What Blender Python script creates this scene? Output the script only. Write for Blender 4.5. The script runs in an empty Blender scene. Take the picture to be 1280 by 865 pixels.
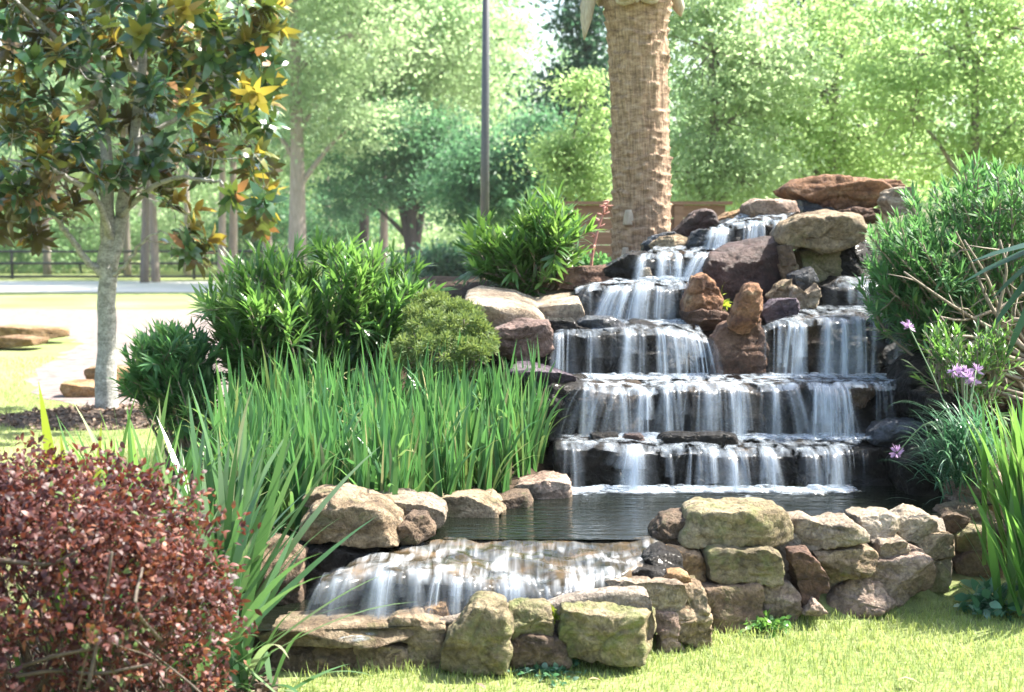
import bpy, math, random
import numpy as np
from mathutils import Vector, Matrix

SC = bpy.context.scene
COL = SC.collection
F = 1778.0                     # focal length in photo pixels (50 mm lens)
H = 1.60                       # eye height
TH = math.atan(127.5 / F)      # camera pitched down a little

# ------------------------------------------------------------------ camera
cd = bpy.data.cameras.new("Camera")
cd.lens = 36.0 * F / 1280.0
cd.sensor_width = 36.0
cd.sensor_fit = 'HORIZONTAL'
cd.clip_start = 0.05
cd.clip_end = 2000
cd.dof.use_dof = True
cd.dof.focus_distance = 6.6
cd.dof.aperture_fstop = 3.4
cam = bpy.data.objects.new("Camera", cd)
COL.objects.link(cam)
cam.location = (0, 0, H)
cam.rotation_euler = (math.pi / 2 - TH, 0, 0)
SC.camera = cam

# ------------------------------------------------------------------ light
SUN_EL, SUN_AZ = math.radians(54), math.radians(70)     # azimuth from +Y towards +X
sd = Vector((math.sin(SUN_AZ) * math.cos(SUN_EL), math.cos(SUN_AZ) * math.cos(SUN_EL), math.sin(SUN_EL)))
w = bpy.data.worlds.new("World")
SC.world = w
w.use_nodes = True
nt = w.node_tree
bg = nt.nodes["Background"]
sky = nt.nodes.new("ShaderNodeTexSky")
sky.sky_type = 'NISHITA'
sky.sun_disc = False
sky.sun_elevation = SUN_EL
sky.sun_rotation = SUN_AZ
sky.air_density = 1.3
sky.dust_density = 3.0
sky.ozone_density = 1.0
nt.links.new(sky.outputs[0], bg.inputs[0])
bg.inputs[1].default_value = 0.12
sl = bpy.data.lights.new("Sun", 'SUN')
sl.energy = 5.0
sl.angle = math.radians(0.6)
sl.color = (1.0, 0.95, 0.86)
so = bpy.data.objects.new("Sun", sl)
COL.objects.link(so)
so.rotation_euler = sd.to_track_quat('Z', 'Y').to_euler()
so.location = (8, 4, 12)
SC.view_settings.view_transform = 'Standard'
SC.view_settings.look = 'None'
SC.view_settings.exposure = 1.95
SC.view_settings.gamma = 1.0
SC.view_settings.use_curve_mapping = False
SC.cycles.max_bounces = 8
SC.cycles.diffuse_bounces = 3
SC.cycles.glossy_bounces = 3
SC.cycles.transmission_bounces = 4
SC.cycles.transparent_max_bounces = 24
SC.cycles.use_denoising = True
SC.cycles.sample_clamp_indirect = 6
SC.cycles.caustics_reflective = False
SC.cycles.caustics_refractive = False

# ------------------------------------------------------------------ pixel <-> place helpers (used only to find real positions)
def W(px, py, Y):
    xr = (px - 640.0) / F
    yu = (432.5 - py) / F
    dy = math.cos(TH) + yu * math.sin(TH)
    dz = -math.sin(TH) + yu * math.cos(TH)
    k = Y / dy
    return np.array([xr * k, Y, H + dz * k])

def G(px, py, z=0.0):
    xr = (px - 640.0) / F
    yu = (432.5 - py) / F
    dy = math.cos(TH) + yu * math.sin(TH)
    dz = -math.sin(TH) + yu * math.cos(TH)
    k = (z - H) / dz
    return np.array([xr * k, dy * k, z])

# ------------------------------------------------------------------ numpy noise
_rs = np.random.RandomState(7)
_perm = _rs.permutation(512).astype(np.int64)
_perm = np.concatenate([_perm, _perm, _perm])
_grad = _rs.normal(size=(512, 3))
_grad /= np.linalg.norm(_grad, axis=1)[:, None]

def pnoise(p):
    p = np.asarray(p, float)
    i = np.floor(p).astype(np.int64)
    f = p - i
    u = f * f * f * (f * (f * 6 - 15) + 10)
    i = i & 255
    out = 0
    for dx in (0, 1):
        wx = u[:, 0] if dx else 1 - u[:, 0]
        for dy in (0, 1):
            wy = u[:, 1] if dy else 1 - u[:, 1]
            for dz in (0, 1):
                wz = u[:, 2] if dz else 1 - u[:, 2]
                h = _perm[_perm[_perm[i[:, 0] + dx] % 256 + i[:, 1] + dy] % 256 + i[:, 2] + dz]
                g = _grad[h]
                out = out + wx * wy * wz * (g[:, 0] * (f[:, 0] - dx) + g[:, 1] * (f[:, 1] - dy) + g[:, 2] * (f[:, 2] - dz))
    return out * 1.6

def fbm(p, octv=4):
    s, a, q = 0, 1.0, np.asarray(p, float)
    for _ in range(octv):
        s = s + a * pnoise(q)
        q = q * 2.03 + 17.3
        a *= 0.5
    return s

# ------------------------------------------------------------------ mesh building
class MB:
    """collects geometry for ONE mesh object"""
    def __init__(s):
        s.v, s.f, s.m, s.r, s.d, s.n = [], [], [], [], [], 0
        s.uv = []
    def add(s, v, faces, mi=0, rnd=None, dens=None, uv=None):
        v = np.asarray(v, float).reshape(-1, 3)
        k = len(v)
        for fa in faces:
            fa = np.asarray(fa, np.int64)
            s.f.append(fa + s.n)
            s.m.append(np.full(len(fa), mi, np.int32) if np.isscalar(mi) else np.asarray(mi, np.int32))
        s.v.append(v)
        s.r.append(np.zeros(k) if rnd is None else np.broadcast_to(np.asarray(rnd, float), (k,)))
        s.d.append(np.ones(k) if dens is None else np.broadcast_to(np.asarray(dens, float), (k,)))
        s.uv.append(np.zeros((k, 2)) if uv is None else np.asarray(uv, float))
        s.n += k
    def build(s, name, mats, parent=None, origin=None, smooth=True):
        if not isinstance(mats, (list, tuple)):
            mats = [mats]
        v = np.concatenate(s.v)
        org = np.zeros(3) if origin is None else np.asarray(origin, float)
        v = v - org
        me = bpy.data.meshes.new(name)
        lt = np.concatenate([np.full(len(f), f.shape[1], np.int32) for f in s.f])
        li = np.concatenate([f.ravel() for f in s.f]).astype(np.int32)
        ls = np.concatenate([[0], np.cumsum(lt)[:-1]]).astype(np.int32)
        me.vertices.add(len(v)); me.vertices.foreach_set("co", v.ravel())
        me.loops.add(len(li)); me.loops.foreach_set("vertex_index", li)
        me.polygons.add(len(lt)); me.polygons.foreach_set("loop_start", ls); me.polygons.foreach_set("loop_total", lt)
        me.polygons.foreach_set("material_index", np.concatenate(s.m))
        me.polygons.foreach_set("use_smooth", np.full(len(lt), smooth))
        for m in mats:
            me.materials.append(m)
        a = me.attributes.new("rnd", 'FLOAT', 'POINT'); a.data.foreach_set("value", np.concatenate(s.r))
        a = me.attributes.new("dens", 'FLOAT', 'POINT'); a.data.foreach_set("value", np.concatenate(s.d))
        uvl = me.uv_layers.new(name="UVMap")
        uvl.data.foreach_set("uv", np.concatenate(s.uv)[li].ravel())
        me.update(calc_edges=True)
        me.validate()
        o = bpy.data.objects.new(name, me)
        COL.objects.link(o)
        if parent is not None:
            o.parent = parent
            o.location = org - np.array(parent["_org"]) if "_org" in parent else org
        else:
            o.location = org
        return o

def thing(name, label, cat, loc=(0, 0, 0), group=None):
    o = bpy.data.objects.new(name, None)
    COL.objects.link(o)
    o.location = loc
    o.empty_display_size = 0.1
    o["_org"] = [float(c) for c in loc]
    return tag(o, label, cat, group)

def tag(o, label=None, cat=None, group=None, kind=None):
    if label: o["label"] = label
    if cat: o["category"] = cat
    if group: o["group"] = group
    if kind: o["kind"] = kind
    return o

def dup(root, loc, rz=0.0, sc=1.0, label=None):
    r = root.copy(); COL.objects.link(r)
    r.location = loc; r.rotation_euler = (0, 0, rz); r.scale = (sc, sc, sc)
    if label: r["label"] = label
    for ch in list(root.children):
        c = ch.copy(); COL.objects.link(c); c.parent = r
    return r

def nrm(a):
    return a / (np.linalg.norm(a, axis=-1, keepdims=True) + 1e-9)

def tube(mb, pts, rad, sides=7, mi=0, rnd=0.0, cap=True):
    pts = np.asarray(pts, float); n = len(pts)
    rad = np.broadcast_to(np.asarray(rad, float), (n,))
    t = np.gradient(pts, axis=0); t = nrm(t)
    ref = np.array([0.31, 0.95, 0.05]) if abs(t[0][2]) > .6 else np.array([0.0, 0.0, 1.0])
    a = nrm(np.cross(t, ref)); b = np.cross(t, a)
    ang = np.linspace(0, 2 * math.pi, sides, endpoint=False)
    ring = a[:, None, :] * np.cos(ang)[None, :, None] + b[:, None, :] * np.sin(ang)[None, :, None]
    v = (pts[:, None, :] + ring * rad[:, None, None]).reshape(-1, 3)
    i, j = np.meshgrid(np.arange(n - 1), np.arange(sides), indexing='ij')
    j2 = (j + 1) % sides
    f = np.stack([i * sides + j, i * sides + j2, (i + 1) * sides + j2, (i + 1) * sides + j], -1).reshape(-1, 4)
    faces = [f]
    if cap:
        faces.append(np.arange(sides)[None, ::-1]); faces.append((np.arange(sides) + (n - 1) * sides)[None, :])
    u = np.tile(ang / (2 * math.pi), n)
    L = np.concatenate([[0], np.cumsum(np.linalg.norm(np.diff(pts, axis=0), axis=1))])
    mb.add(v, faces, mi, rnd, uv=np.stack([u, np.repeat(L, sides)], 1))

def curve(pts, n=12):
    """Catmull-Rom through control points"""
    p = np.asarray(pts, float)
    p = np.vstack([2 * p[0] - p[1], p, 2 * p[-1] - p[-2]])
    out = []
    segs = len(p) - 3
    for s in range(segs):
        a, b, c, d = p[s:s + 4]
        k = max(2, n // segs)
        for t in np.linspace(0, 1, k, endpoint=False):
            out.append(.5 * ((2 * b) + (-a + c) * t + (2 * a - 5 * b + 4 * c - d) * t * t + (-a + 3 * b - 3 * c + d) * t ** 3))
    out.append(p[-2])
    return np.array(out)

def box(mb, lo, hi, mi=0, rnd=0.0):
    x0, y0, z0 = lo; x1, y1, z1 = hi
    v = [(x0, y0, z0), (x1, y0, z0), (x1, y1, z0), (x0, y1, z0), (x0, y0, z1), (x1, y0, z1), (x1, y1, z1), (x0, y1, z1)]
    mb.add(v, [[(0, 3, 2, 1), (4, 5, 6, 7), (0, 1, 5, 4), (1, 2, 6, 5), (2, 3, 7, 6), (3, 0, 4, 7)]], mi, rnd)

def leaves(mb, P, D, N, L, Wd, bend=0.15, mi=0, rnd=None, fold=0.15, rs=np.random):
    """bent, folded leaves: 7 vertices each"""
    P = np.asarray(P, float); n = len(P)
    D = nrm(np.asarray(D, float)); N = np.asarray(N, float)
    N = nrm(N - D * (N * D).sum(1)[:, None]); S = np.cross(D, N)
    L = np.broadcast_to(np.asarray(L, float), (n,))[:, None]; Wd = np.broadcast_to(np.asarray(Wd, float), (n,))[:, None]
    bend = np.broadcast_to(np.asarray(bend, float), (n,))[:, None]
    rows = []
    for t, wv in ((0, .12), (.38, .5), (.72, .36)):
        c = P + D * L * t - N * bend * L * t * t
        rows += [c - S * Wd * wv + N * Wd * wv * fold * 2, c + S * Wd * wv + N * Wd * wv * fold * 2]
    rows.append(P + D * L - N * bend * L)
    v = np.stack(rows, 1).reshape(-1, 3)
    b = (np.arange(n) * 7)[:, None]
    q = np.concatenate([b + np.array([[0, 1, 3, 2]]), b + np.array([[2, 3, 5, 4]])], 0)
    t3 = b + np.array([[4, 5, 6]])
    r = rs.uniform(0, 1, n) if rnd is None else np.broadcast_to(np.asarray(rnd, float), (n,))
    if np.isscalar(mi):
        mb.add(v, [q, t3], mi, np.repeat(r, 7))
    else:
        mi = np.asarray(mi)
        s0 = mb.n
        mb.add(v, [], 0, np.repeat(r, 7))
        mb.f += [q + s0, t3 + s0]; mb.m += [np.concatenate([mi, mi]).astype(np.int32), mi.astype(np.int32)]

def cards(mb, P, D, N, L, Wd, mi=0, rnd=None, rs=np.random):
    """small far leaves: one bent rhombus each (two triangles)"""
    P = np.asarray(P, float); n = len(P)
    D = nrm(np.asarray(D, float)); N = np.asarray(N, float)
    N = nrm(N - D * (N * D).sum(1)[:, None]); S = np.cross(D, N)
    L = np.broadcast_to(np.asarray(L, float), (n,))[:, None]; Wd = np.broadcast_to(np.asarray(Wd, float), (n,))[:, None]
    v = np.stack([P, P + D * L * .5 + S * Wd * .5 + N * Wd * .15, P + D * L, P + D * L * .5 - S * Wd * .5 + N * Wd * .15], 1).reshape(-1, 3)
    b = (np.arange(n) * 4)[:, None]
    r = rs.uniform(0, 1, n) if rnd is None else rnd
    mb.add(v, [np.concatenate([b + np.array([[0, 1, 2]]), b + np.array([[0, 2, 3]])], 0)], mi, np.repeat(r, 4))

def blades(mb, P, az, lean, L, Wd, curl, nseg=5, mi=0, rnd=None, rs=np.random, twist=None, fold=0.0):
    """strap leaves rising from P: lean = start angle from vertical, curl = extra bend along the length"""
    P = np.asarray(P, float); n = len(P)
    bc = lambda a: np.broadcast_to(np.asarray(a, float), (n,))
    az, lean, L, Wd, curl = map(bc, (az, lean, L, Wd, curl))
    out = np.stack([np.cos(az), np.sin(az), np.zeros(n)], 1)
    tw = az + math.pi / 2 + (bc(twist) if twist is not None else 0)
    side = np.stack([np.cos(tw), np.sin(tw), np.zeros(n)], 1)
    c = P.copy(); rows = []
    nor = None
    for k in range(nseg + 1):
        t = k / nseg
        wv = (Wd * (0.75 + .5 * t) if t < .45 else Wd * (0.975 * (1 - ((t - .45) / .55) ** 1.7)))[:, None] * .5
        a = lean + curl * t * t
        dirv = out * np.sin(a)[:, None] + np.array([0, 0, 1.0]) * np.cos(a)[:, None]
        nor = np.cross(side, dirv)
        if k == nseg:
            rows.append(c)
        else:
            rows += [c - side * wv + nor * wv * fold, c + side * wv + nor * wv * fold]
        c = c + dirv * (L / nseg)[:, None]
    v = np.stack(rows, 1).reshape(-1, 3)
    m = 2 * nseg + 1
    b = (np.arange(n) * m)[:, None]
    q = np.concatenate([b + np.array([[2 * k, 2 * k + 1, 2 * k + 3, 2 * k + 2]]) for k in range(nseg - 1)], 0)
    t3 = b + np.array([[2 * nseg - 2, 2 * nseg - 1, 2 * nseg]])
    r = rs.uniform(0, 1, n) if rnd is None else np.broadcast_to(np.asarray(rnd, float), (n,))
    tt = np.array([k // 2 / nseg for k in range(2 * nseg)] + [1.0])
    uv = np.stack([np.tile(np.array([0, 1] * nseg + [.5]), n), np.tile(tt, n)], 1)
    mb.add(v, [q, t3], mi, np.repeat(r, m), uv=uv)

# ------------------------------------------------------------------ materials
def newmat(name):
    m = bpy.data.materials.new(name); m.use_nodes = True
    t = m.node_tree
    for n in list(t.nodes):
        t.nodes.remove(n)
    out = t.nodes.new("ShaderNodeOutputMaterial")
    return m, t, out

def N(t, kind, **kw):
    n = t.nodes.new("ShaderNode" + kind)
    for k, v in kw.items():
        if k in n.inputs.keys() and not hasattr(n, k):
            n.inputs[k].default_value = v
        else:
            setattr(n, k, v)
    return n

def ramp(t, stops, interp='LINEAR'):
    r = t.nodes.new("ShaderNodeValToRGB")
    r.color_ramp.interpolation = interp
    e = r.color_ramp.elements
    while len(e) > 1:
        e.remove(e[-1])
    e[0].position, e[0].color = stops[0][0], (*stops[0][1], 1)
    for p, c in stops[1:]:
        k = e.new(p); k.color = (*c, 1)
    return r

def leafmat(name, stops, trans=(0.25, 0.4, 0.05), tfac=0.4, rough=0.45, spec=0.4, under=None, veins=0.0):
    m, t, out = newmat(name)
    L = t.links.new
    at = N(t, "Attribute"); at.attribute_name = "rnd"
    r = ramp(t, stops); L(at.outputs["Fac"], r.inputs[0])
    col = r.outputs[0]
    if under is not None:
        g = N(t, "NewGeometry")
        mx = N(t, "Mix"); mx.data_type = 'RGBA'
        L(g.outputs["Backfacing"], mx.inputs[0]); L(col, mx.inputs[6]); mx.inputs[7].default_value = (*under, 1)
        col = mx.outputs[2]
    b = N(t, "BsdfPrincipled"); b.inputs["Roughness"].default_value = rough
    b.inputs["Specular IOR Level"].default_value = spec
    L(col, b.inputs["Base Color"])
    tr = N(t, "BsdfTranslucent")
    mx2 = N(t, "Mix"); mx2.data_type = 'RGBA'; mx2.inputs[0].default_value = 0.65
    L(r.outputs[0], mx2.inputs[6]); mx2.inputs[7].default_value = (*trans, 1)
    L(mx2.outputs[2], tr.inputs[0])
    ms = N(t, "MixShader"); ms.inputs[0].default_value = tfac
    L(b.outputs[0], ms.inputs[1]); L(tr.outputs[0], ms.inputs[2]); L(ms.outputs[0], out.inputs[0])
    return m

def rockmat(name, cols, wet=0.0, moss=0.0, mosscol=(0.16, 0.19, 0.05), scale=5.0, bump=0.9, rough=0.88, stain=(0.05, 0.04, 0.03), stainamt=0.5):
    m, t, out = newmat(name)
    L = t.links.new
    tc = N(t, "TexCoord"); oi = N(t, "ObjectInfo")
    vm = N(t, "VectorMath"); vm.operation = 'MULTIPLY_ADD'
    cb = N(t, "CombineXYZ"); L(oi.outputs["Random"], cb.inputs[0]); L(oi.outputs["Random"], cb.inputs[1]); L(oi.outputs["Random"], cb.inputs[2])
    vm.inputs[1].default_value = (37, 53, 71); L(cb.outputs[0], vm.inputs[0]); L(tc.outputs["Object"], vm.inputs[2])
    vec = vm.outputs[0]
    mp = N(t, "Mapping"); mp.inputs["Scale"].default_value = (1, 1, 2.2); L(vec, mp.inputs[0])
    n1 = N(t, "TexNoise"); n1.inputs["Scale"].default_value = scale; n1.inputs["Detail"].default_value = 6; n1.inputs["Roughness"].default_value = .6
    L(mp.outputs[0], n1.inputs[0])
    k = len(cols)
    r1 = ramp(t, [(0.33 + 0.34 * i / max(1, k - 1), c) for i, c in enumerate(cols)]); L(n1.outputs[0], r1.inputs[0])
    # fine grain
    n2 = N(t, "TexNoise"); n2.inputs["Scale"].default_value = 55; n2.inputs["Detail"].default_value = 5; n2.inputs["Roughness"].default_value = .7
    L(vec, n2.inputs[0])
    r2 = ramp(t, [(0.32, (.38, .37, .36)), (0.68, (1.3, 1.3, 1.3))]); L(n2.outputs[0], r2.inputs[0])
    mu = N(t, "Mix"); mu.data_type = 'RGBA'; mu.blend_type = 'MULTIPLY'; mu.inputs[0].default_value = .8
    L(r1.outputs[0], mu.inputs[6]); L(r2.outputs[0], mu.inputs[7])
    # dark mineral stains with shapes of their own
    n3 = N(t, "TexNoise"); n3.inputs["Scale"].default_value = 8; n3.inputs["Detail"].default_value = 7; n3.inputs["Roughness"].default_value = .65; n3.inputs["Distortion"].default_value = .6
    L(vec, n3.inputs[0])
    r3 = ramp(t, [(0.56, (0, 0, 0)), (0.70, (1, 1, 1))]); L(n3.outputs[0], r3.inputs[0])
    ms = N(t, "Math"); ms.operation = 'MULTIPLY'; L(r3.outputs[0], ms.inputs[0]); ms.inputs[1].default_value = stainamt
    mx = N(t, "Mix"); mx.data_type = 'RGBA'; L(ms.outputs[0], mx.inputs[0]); L(mu.outputs[2], mx.inputs[6]); mx.inputs[7].default_value = (*stain, 1)
    # per stone tint
    hs = N(t, "HueSaturation"); mr = N(t, "MapRange"); mr.inputs[3].default_value = .8; mr.inputs[4].default_value = 1.2
    L(oi.outputs["Random"], mr.inputs[0]); L(mr.outputs[0], hs.inputs["Value"]); L(mx.outputs[2], hs.inputs["Color"])
    col = hs.outputs[0]
    if moss > 0:
        n4 = N(t, "TexNoise"); n4.inputs["Scale"].default_value = 6.5; n4.inputs["Detail"].default_value = 6; n4.inputs["Roughness"].default_value = .7
        L(vec, n4.inputs[0])
        r4 = ramp(t, [(0.62 - .25 * moss, (0, 0, 0)), (0.78 - .2 * moss, (1, 1, 1))]); L(n4.outputs[0], r4.inputs[0])
        m4 = N(t, "Math"); m4.operation = 'MULTIPLY'; m4.inputs[1].default_value = .8; L(r4.outputs[0], m4.inputs[0])
        mx4 = N(t, "Mix"); mx4.data_type = 'RGBA'; L(m4.outputs[0], mx4.inputs[0]); L(col, mx4.inputs[6]); mx4.inputs[7].default_value = (*mosscol, 1)
        col = mx4.outputs[2]
    b = N(t, "BsdfPrincipled")
    L(col, b.inputs["Base Color"])
    b.inputs["Roughness"].default_value = rough
    if wet > 0:
        n5 = N(t, "TexNoise"); n5.inputs["Scale"].default_value = 9; L(vec, n5.inputs[0])
        r5 = ramp(t, [(0.35, (.25, .25, .25)), (0.65, (.7, .7, .7))]); L(n5.outputs[0], r5.inputs[0]); L(r5.outputs[0], b.inputs["Roughness"])
        b.inputs["Specular IOR Level"].default_value = .22
        b.inputs["Coat Weight"].default_value = wet * .3; b.inputs["Coat Roughness"].default_value = .12
    # bump: pits, grain, cracks
    vo = N(t, "TexVoronoi"); vo.feature = 'DISTANCE_TO_EDGE'; vo.inputs["Scale"].default_value = 7
    wn = N(t, "VectorMath"); wn.operation = 'MULTIPLY_ADD'; wn.inputs[1].default_value = (.35, .35, .35); L(n3.outputs["Color"], wn.inputs[0]); L(vec, wn.inputs[2])
    L(wn.outputs[0], vo.inputs["Vector"])
    rv = ramp(t, [(0.0, (0, 0, 0)), (0.035, (1, 1, 1))]); L(vo.outputs["Distance"], rv.inputs[0])
    ma = N(t, "Math"); ma.operation = 'MULTIPLY_ADD'; ma.inputs[1].default_value = .18; L(rv.outputs[0], ma.inputs[0])
    mb_ = N(t, "Math"); mb_.operation = 'MULTIPLY_ADD'; mb_.inputs[1].default_value = 1.4; L(n3.outputs[0], mb_.inputs[0])
    mc = N(t, "Math"); mc.operation = 'MULTIPLY'; mc.inputs[1].default_value = .5; L(n2.outputs[0], mc.inputs[0])
    L(mc.outputs[0], mb_.inputs[2]); L(mb_.outputs[0], ma.inputs[2])
    bp = N(t, "Bump"); bp.inputs["Strength"].default_value = bump; bp.inputs["Distance"].default_value = .045
    L(ma.outputs[0], bp.inputs["Height"]); L(bp.outputs[0], b.inputs["Normal"])
    L(b.outputs[0], out.inputs[0])
    return m

def plainmat(name, stops, scale=8.0, rough=.8, bump=.3, dist=.01, stretch=(1, 1, 1), detail=5, metallic=0.0, coord="Object"):
    m, t, out = newmat(name)
    L = t.links.new
    tc = N(t, "TexCoord"); mp = N(t, "Mapping"); mp.inputs["Scale"].default_value = stretch; L(tc.outputs[coord], mp.inputs[0])
    n1 = N(t, "TexNoise"); n1.inputs["Scale"].default_value = scale; n1.inputs["Detail"].default_value = detail; n1.inputs["Roughness"].default_value = .65
    L(mp.outputs[0], n1.inputs[0])
    r = ramp(t, stops); L(n1.outputs[0], r.inputs[0])
    b = N(t, "BsdfPrincipled"); b.inputs["Roughness"].default_value = rough; b.inputs["Metallic"].default_value = metallic
    L(r.outputs[0], b.inputs["Base Color"])
    bp = N(t, "Bump"); bp.inputs["Strength"].default_value = bump; bp.inputs["Distance"].default_value = dist
    L(n1.outputs[0], bp.inputs["Height"]); L(bp.outputs[0], b.inputs["Normal"])
    L(b.outputs[0], out.inputs[0])
    return m

M = {}
M['tan'] = rockmat('sandstone_tan', [(0.118, 0.077, 0.043), (0.244, 0.175, 0.104), (0.363, 0.280, 0.184), (0.272, 0.194, 0.118)], moss=.3, mosscol=(.14, .15, .055), stainamt=.7)
M['pale'] = rockmat('sandstone_pale', [(0.227, 0.167, 0.114), (0.381, 0.306, 0.223), (0.471, 0.396, 0.305)], moss=.15, mosscol=(.22, .20, .10), stainamt=.55)
M['pink'] = rockmat('sandstone_pink', [(0.182, 0.117, 0.083), (0.327, 0.234, 0.179), (0.426, 0.333, 0.270)], moss=.12, mosscol=(.18, .18, .09), stainamt=.6)
M['mossy'] = rockmat('sandstone_mossy', [(0.154, 0.117, 0.061), (0.263, 0.211, 0.118), (0.344, 0.280, 0.179)], moss=.62, mosscol=(.15, .185, .05), stainamt=.6)
M['brown'] = rockmat('sandstone_brown', [(0.077, 0.052, 0.035), (0.163, 0.108, 0.068), (0.254, 0.180, 0.114)], moss=.25, mosscol=(.10, .12, .04), stainamt=.6)
M['orange'] = rockmat('sandstone_orange', [(.17, .095, .04), (.32, .19, .085), (.40, .28, .17)], stainamt=.5)
M['red'] = rockmat('red_stone', [(0.103, 0.042, 0.023), (0.253, 0.120, 0.057), (0.345, 0.180, 0.092), (0.460, 0.312, 0.184)], stainamt=.6, stain=(.06, .018, .014))
M['rust'] = rockmat('rust_stone', [(.06, .032, .022), (.14, .075, .048), (.24, .145, .10)], stainamt=.6)
M['maroon'] = rockmat('maroon_stone', [(.03, .016, .014), (.065, .032, .027), (.10, .055, .045)], stainamt=.3, rough=.6)
M['purple'] = rockmat('purple_stone', [(.05, .035, .05), (.12, .09, .12), (.24, .2, .22)], wet=.4, stainamt=.4)
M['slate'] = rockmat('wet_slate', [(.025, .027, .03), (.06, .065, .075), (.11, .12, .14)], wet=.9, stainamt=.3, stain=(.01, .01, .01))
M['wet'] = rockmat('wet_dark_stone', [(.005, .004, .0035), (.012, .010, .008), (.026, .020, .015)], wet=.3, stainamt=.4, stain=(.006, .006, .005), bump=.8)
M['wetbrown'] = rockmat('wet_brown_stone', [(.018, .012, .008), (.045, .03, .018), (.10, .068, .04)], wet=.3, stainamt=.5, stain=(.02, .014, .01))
M['rough'] = rockmat('rough_ironstone', [(.12, .075, .06), (.26, .17, .14), (.36, .28, .25)], stainamt=.7, stain=(.05, .035, .035), bump=1.0)
M['mortar'] = rockmat('mortar', [(.28, .23, .18), (.38, .32, .26)], stainamt=.3, scale=9)
M['soil'] = plainmat('soil', [(.3, (.035, .025, .018)), (.6, (.09, .065, .045)), (.8, (.16, .12, .085))], scale=25, rough=.95, bump=.8)
# ================================================================== terrain, paths, water
def smooth(a, b, x):
    t = np.clip((x - a) / (b - a), 0, 1)
    return t * t * (3 - 2 * t)

POND = np.array([(-.62, 5.9), (-.40, 6.2), (-.02, 6.75), (.28, 7.3), (2.15, 7.4), (2.45, 6.95), (1.9, 6.55), (1.1, 6.12), (.72, 5.9)])
def in_poly(poly, x, y):
    c = np.zeros(np.shape(x), bool); n = len(poly); j = n - 1
    for i in range(n):
        xi, yi = poly[i]; xj, yj = poly[j]
        cond = ((yi > y) != (yj > y)) & (x < (xj - xi) * (y - yi) / (yj - yi + 1e-12) + xi)
        c ^= cond; j = i
    return c

AY = np.array([0, 5.75, 6.2, 7.0, 7.6, 8.3, 8.9, 9.4, 9.8, 11.6, 13.2, 15.5, 18, 1000])
AZ = np.array([0, 0.0, .26, .36, .48, .72, 1.00, 1.27, 1.38, 1.30, .85, .3, 0, 0])
def terrain(x, y):
    x = np.asarray(x, float); y = np.asarray(y, float)
    left = smooth(-3.1, -0.9, x - .12 * (y - 7))
    right = 1 - smooth(3.1, 4.9, x)
    # the right bank starts further back, behind the retaining wall
    yo = y - .55 * smooth(.4, 2.4, x) * smooth(4.6, 6.8, y) * (1 - smooth(7.0, 7.6, y))
    z = np.interp(yo, AY, AZ) * left * right
    z = np.where(in_poly(POND, x, y), np.minimum(z, .12), z)
    tr = (y > 7.1) & (y < 9.7) & (x > .2) & (x < 2.3)          # keep the bank behind the ledges
    z = np.where(tr, z - .10, z)
    return z

xs = np.concatenate([[-230, -150, -90, -40, -20, -13], np.linspace(-9, 9, 181), [13, 20, 40, 90, 150, 230]])
ys = np.concatenate([[-40, -20, -6], np.linspace(1, 20, 191), [24, 30, 40, 60, 100, 160, 260]])
X, Yg = np.meshgrid(xs, ys, indexing='ij')
Z = terrain(X, Yg)
near = (np.abs(X) < 9) & (Yg > 1) & (Yg < 20)
Z = Z + near * (Z > .02) * .02 * pnoise(np.stack([X.ravel() * 3, Yg.ravel() * 3, 0 * X.ravel()], 1)).reshape(X.shape)
nx, ny = X.shape
i, j = np.meshgrid(np.arange(nx - 1), np.arange(ny - 1), indexing='ij')
fq = np.stack([i * ny + j, (i + 1) * ny + j, (i + 1) * ny + j + 1, i * ny + j + 1], -1).reshape(-1, 4)
mb = MB()
soil = smooth(.03, .16, Z)
mb.add(np.stack([X, Yg, Z], -1).reshape(-1, 3), [fq], 0, 0.0, soil.ravel())

m, t, out = newmat('lawn_ground'); L = t.links.new
tc = N(t, "TexCoord")
n1 = N(t, "TexNoise"); n1.inputs["Scale"].default_value = .35; n1.inputs["Detail"].default_value = 6; L(tc.outputs["Object"], n1.inputs[0])
n2 = N(t, "TexNoise"); n2.inputs["Scale"].default_value = 22; n2.inputs["Detail"].default_value = 6; n2.inputs["Roughness"].default_value = .7; L(tc.outputs["Object"], n2.inputs[0])
r1 = ramp(t, [(.3, (.15, .20, .07)), (.55, (.24, .275, .115)), (.75, (.34, .335, .18))]); L(n1.outputs[0], r1.inputs[0])
r2 = ramp(t, [(.3, (.55, .55, .5)), (.7, (1.3, 1.3, 1.2))]); L(n2.outputs[0], r2.inputs[0])
mu = N(t, "Mix"); mu.data_type = 'RGBA'; mu.blend_type = 'MULTIPLY'; mu.inputs[0].default_value = .9; L(r1.outputs[0], mu.inputs[6]); L(r2.outputs[0], mu.inputs[7])
r3 = ramp(t, [(.3, (.03, .022, .015)), (.6, (.085, .06, .042)), (.8, (.17, .13, .09))]); L(n2.outputs[0], r3.inputs[0])
at = N(t, "Attribute"); at.attribute_name = "dens"
mx = N(t, "Mix"); mx.data_type = 'RGBA'; L(at.outputs["Fac"], mx.inputs[0]); L(mu.outputs[2], mx.inputs[6]); L(r3.outputs[0], mx.inputs[7])
b = N(t, "BsdfPrincipled"); b.inputs["Roughness"].default_value = .95; b.inputs["Specular IOR Level"].default_value = .15; L(mx.outputs[2], b.inputs["Base Color"])
bp = N(t, "Bump"); bp.inputs["Strength"].default_value = .7; bp.inputs["Distance"].default_value = .03; L(n2.outputs[0], bp.inputs["Height"]); L(bp.outputs[0], b.inputs["Normal"])
L(b.outputs[0], out.inputs[0])
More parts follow.
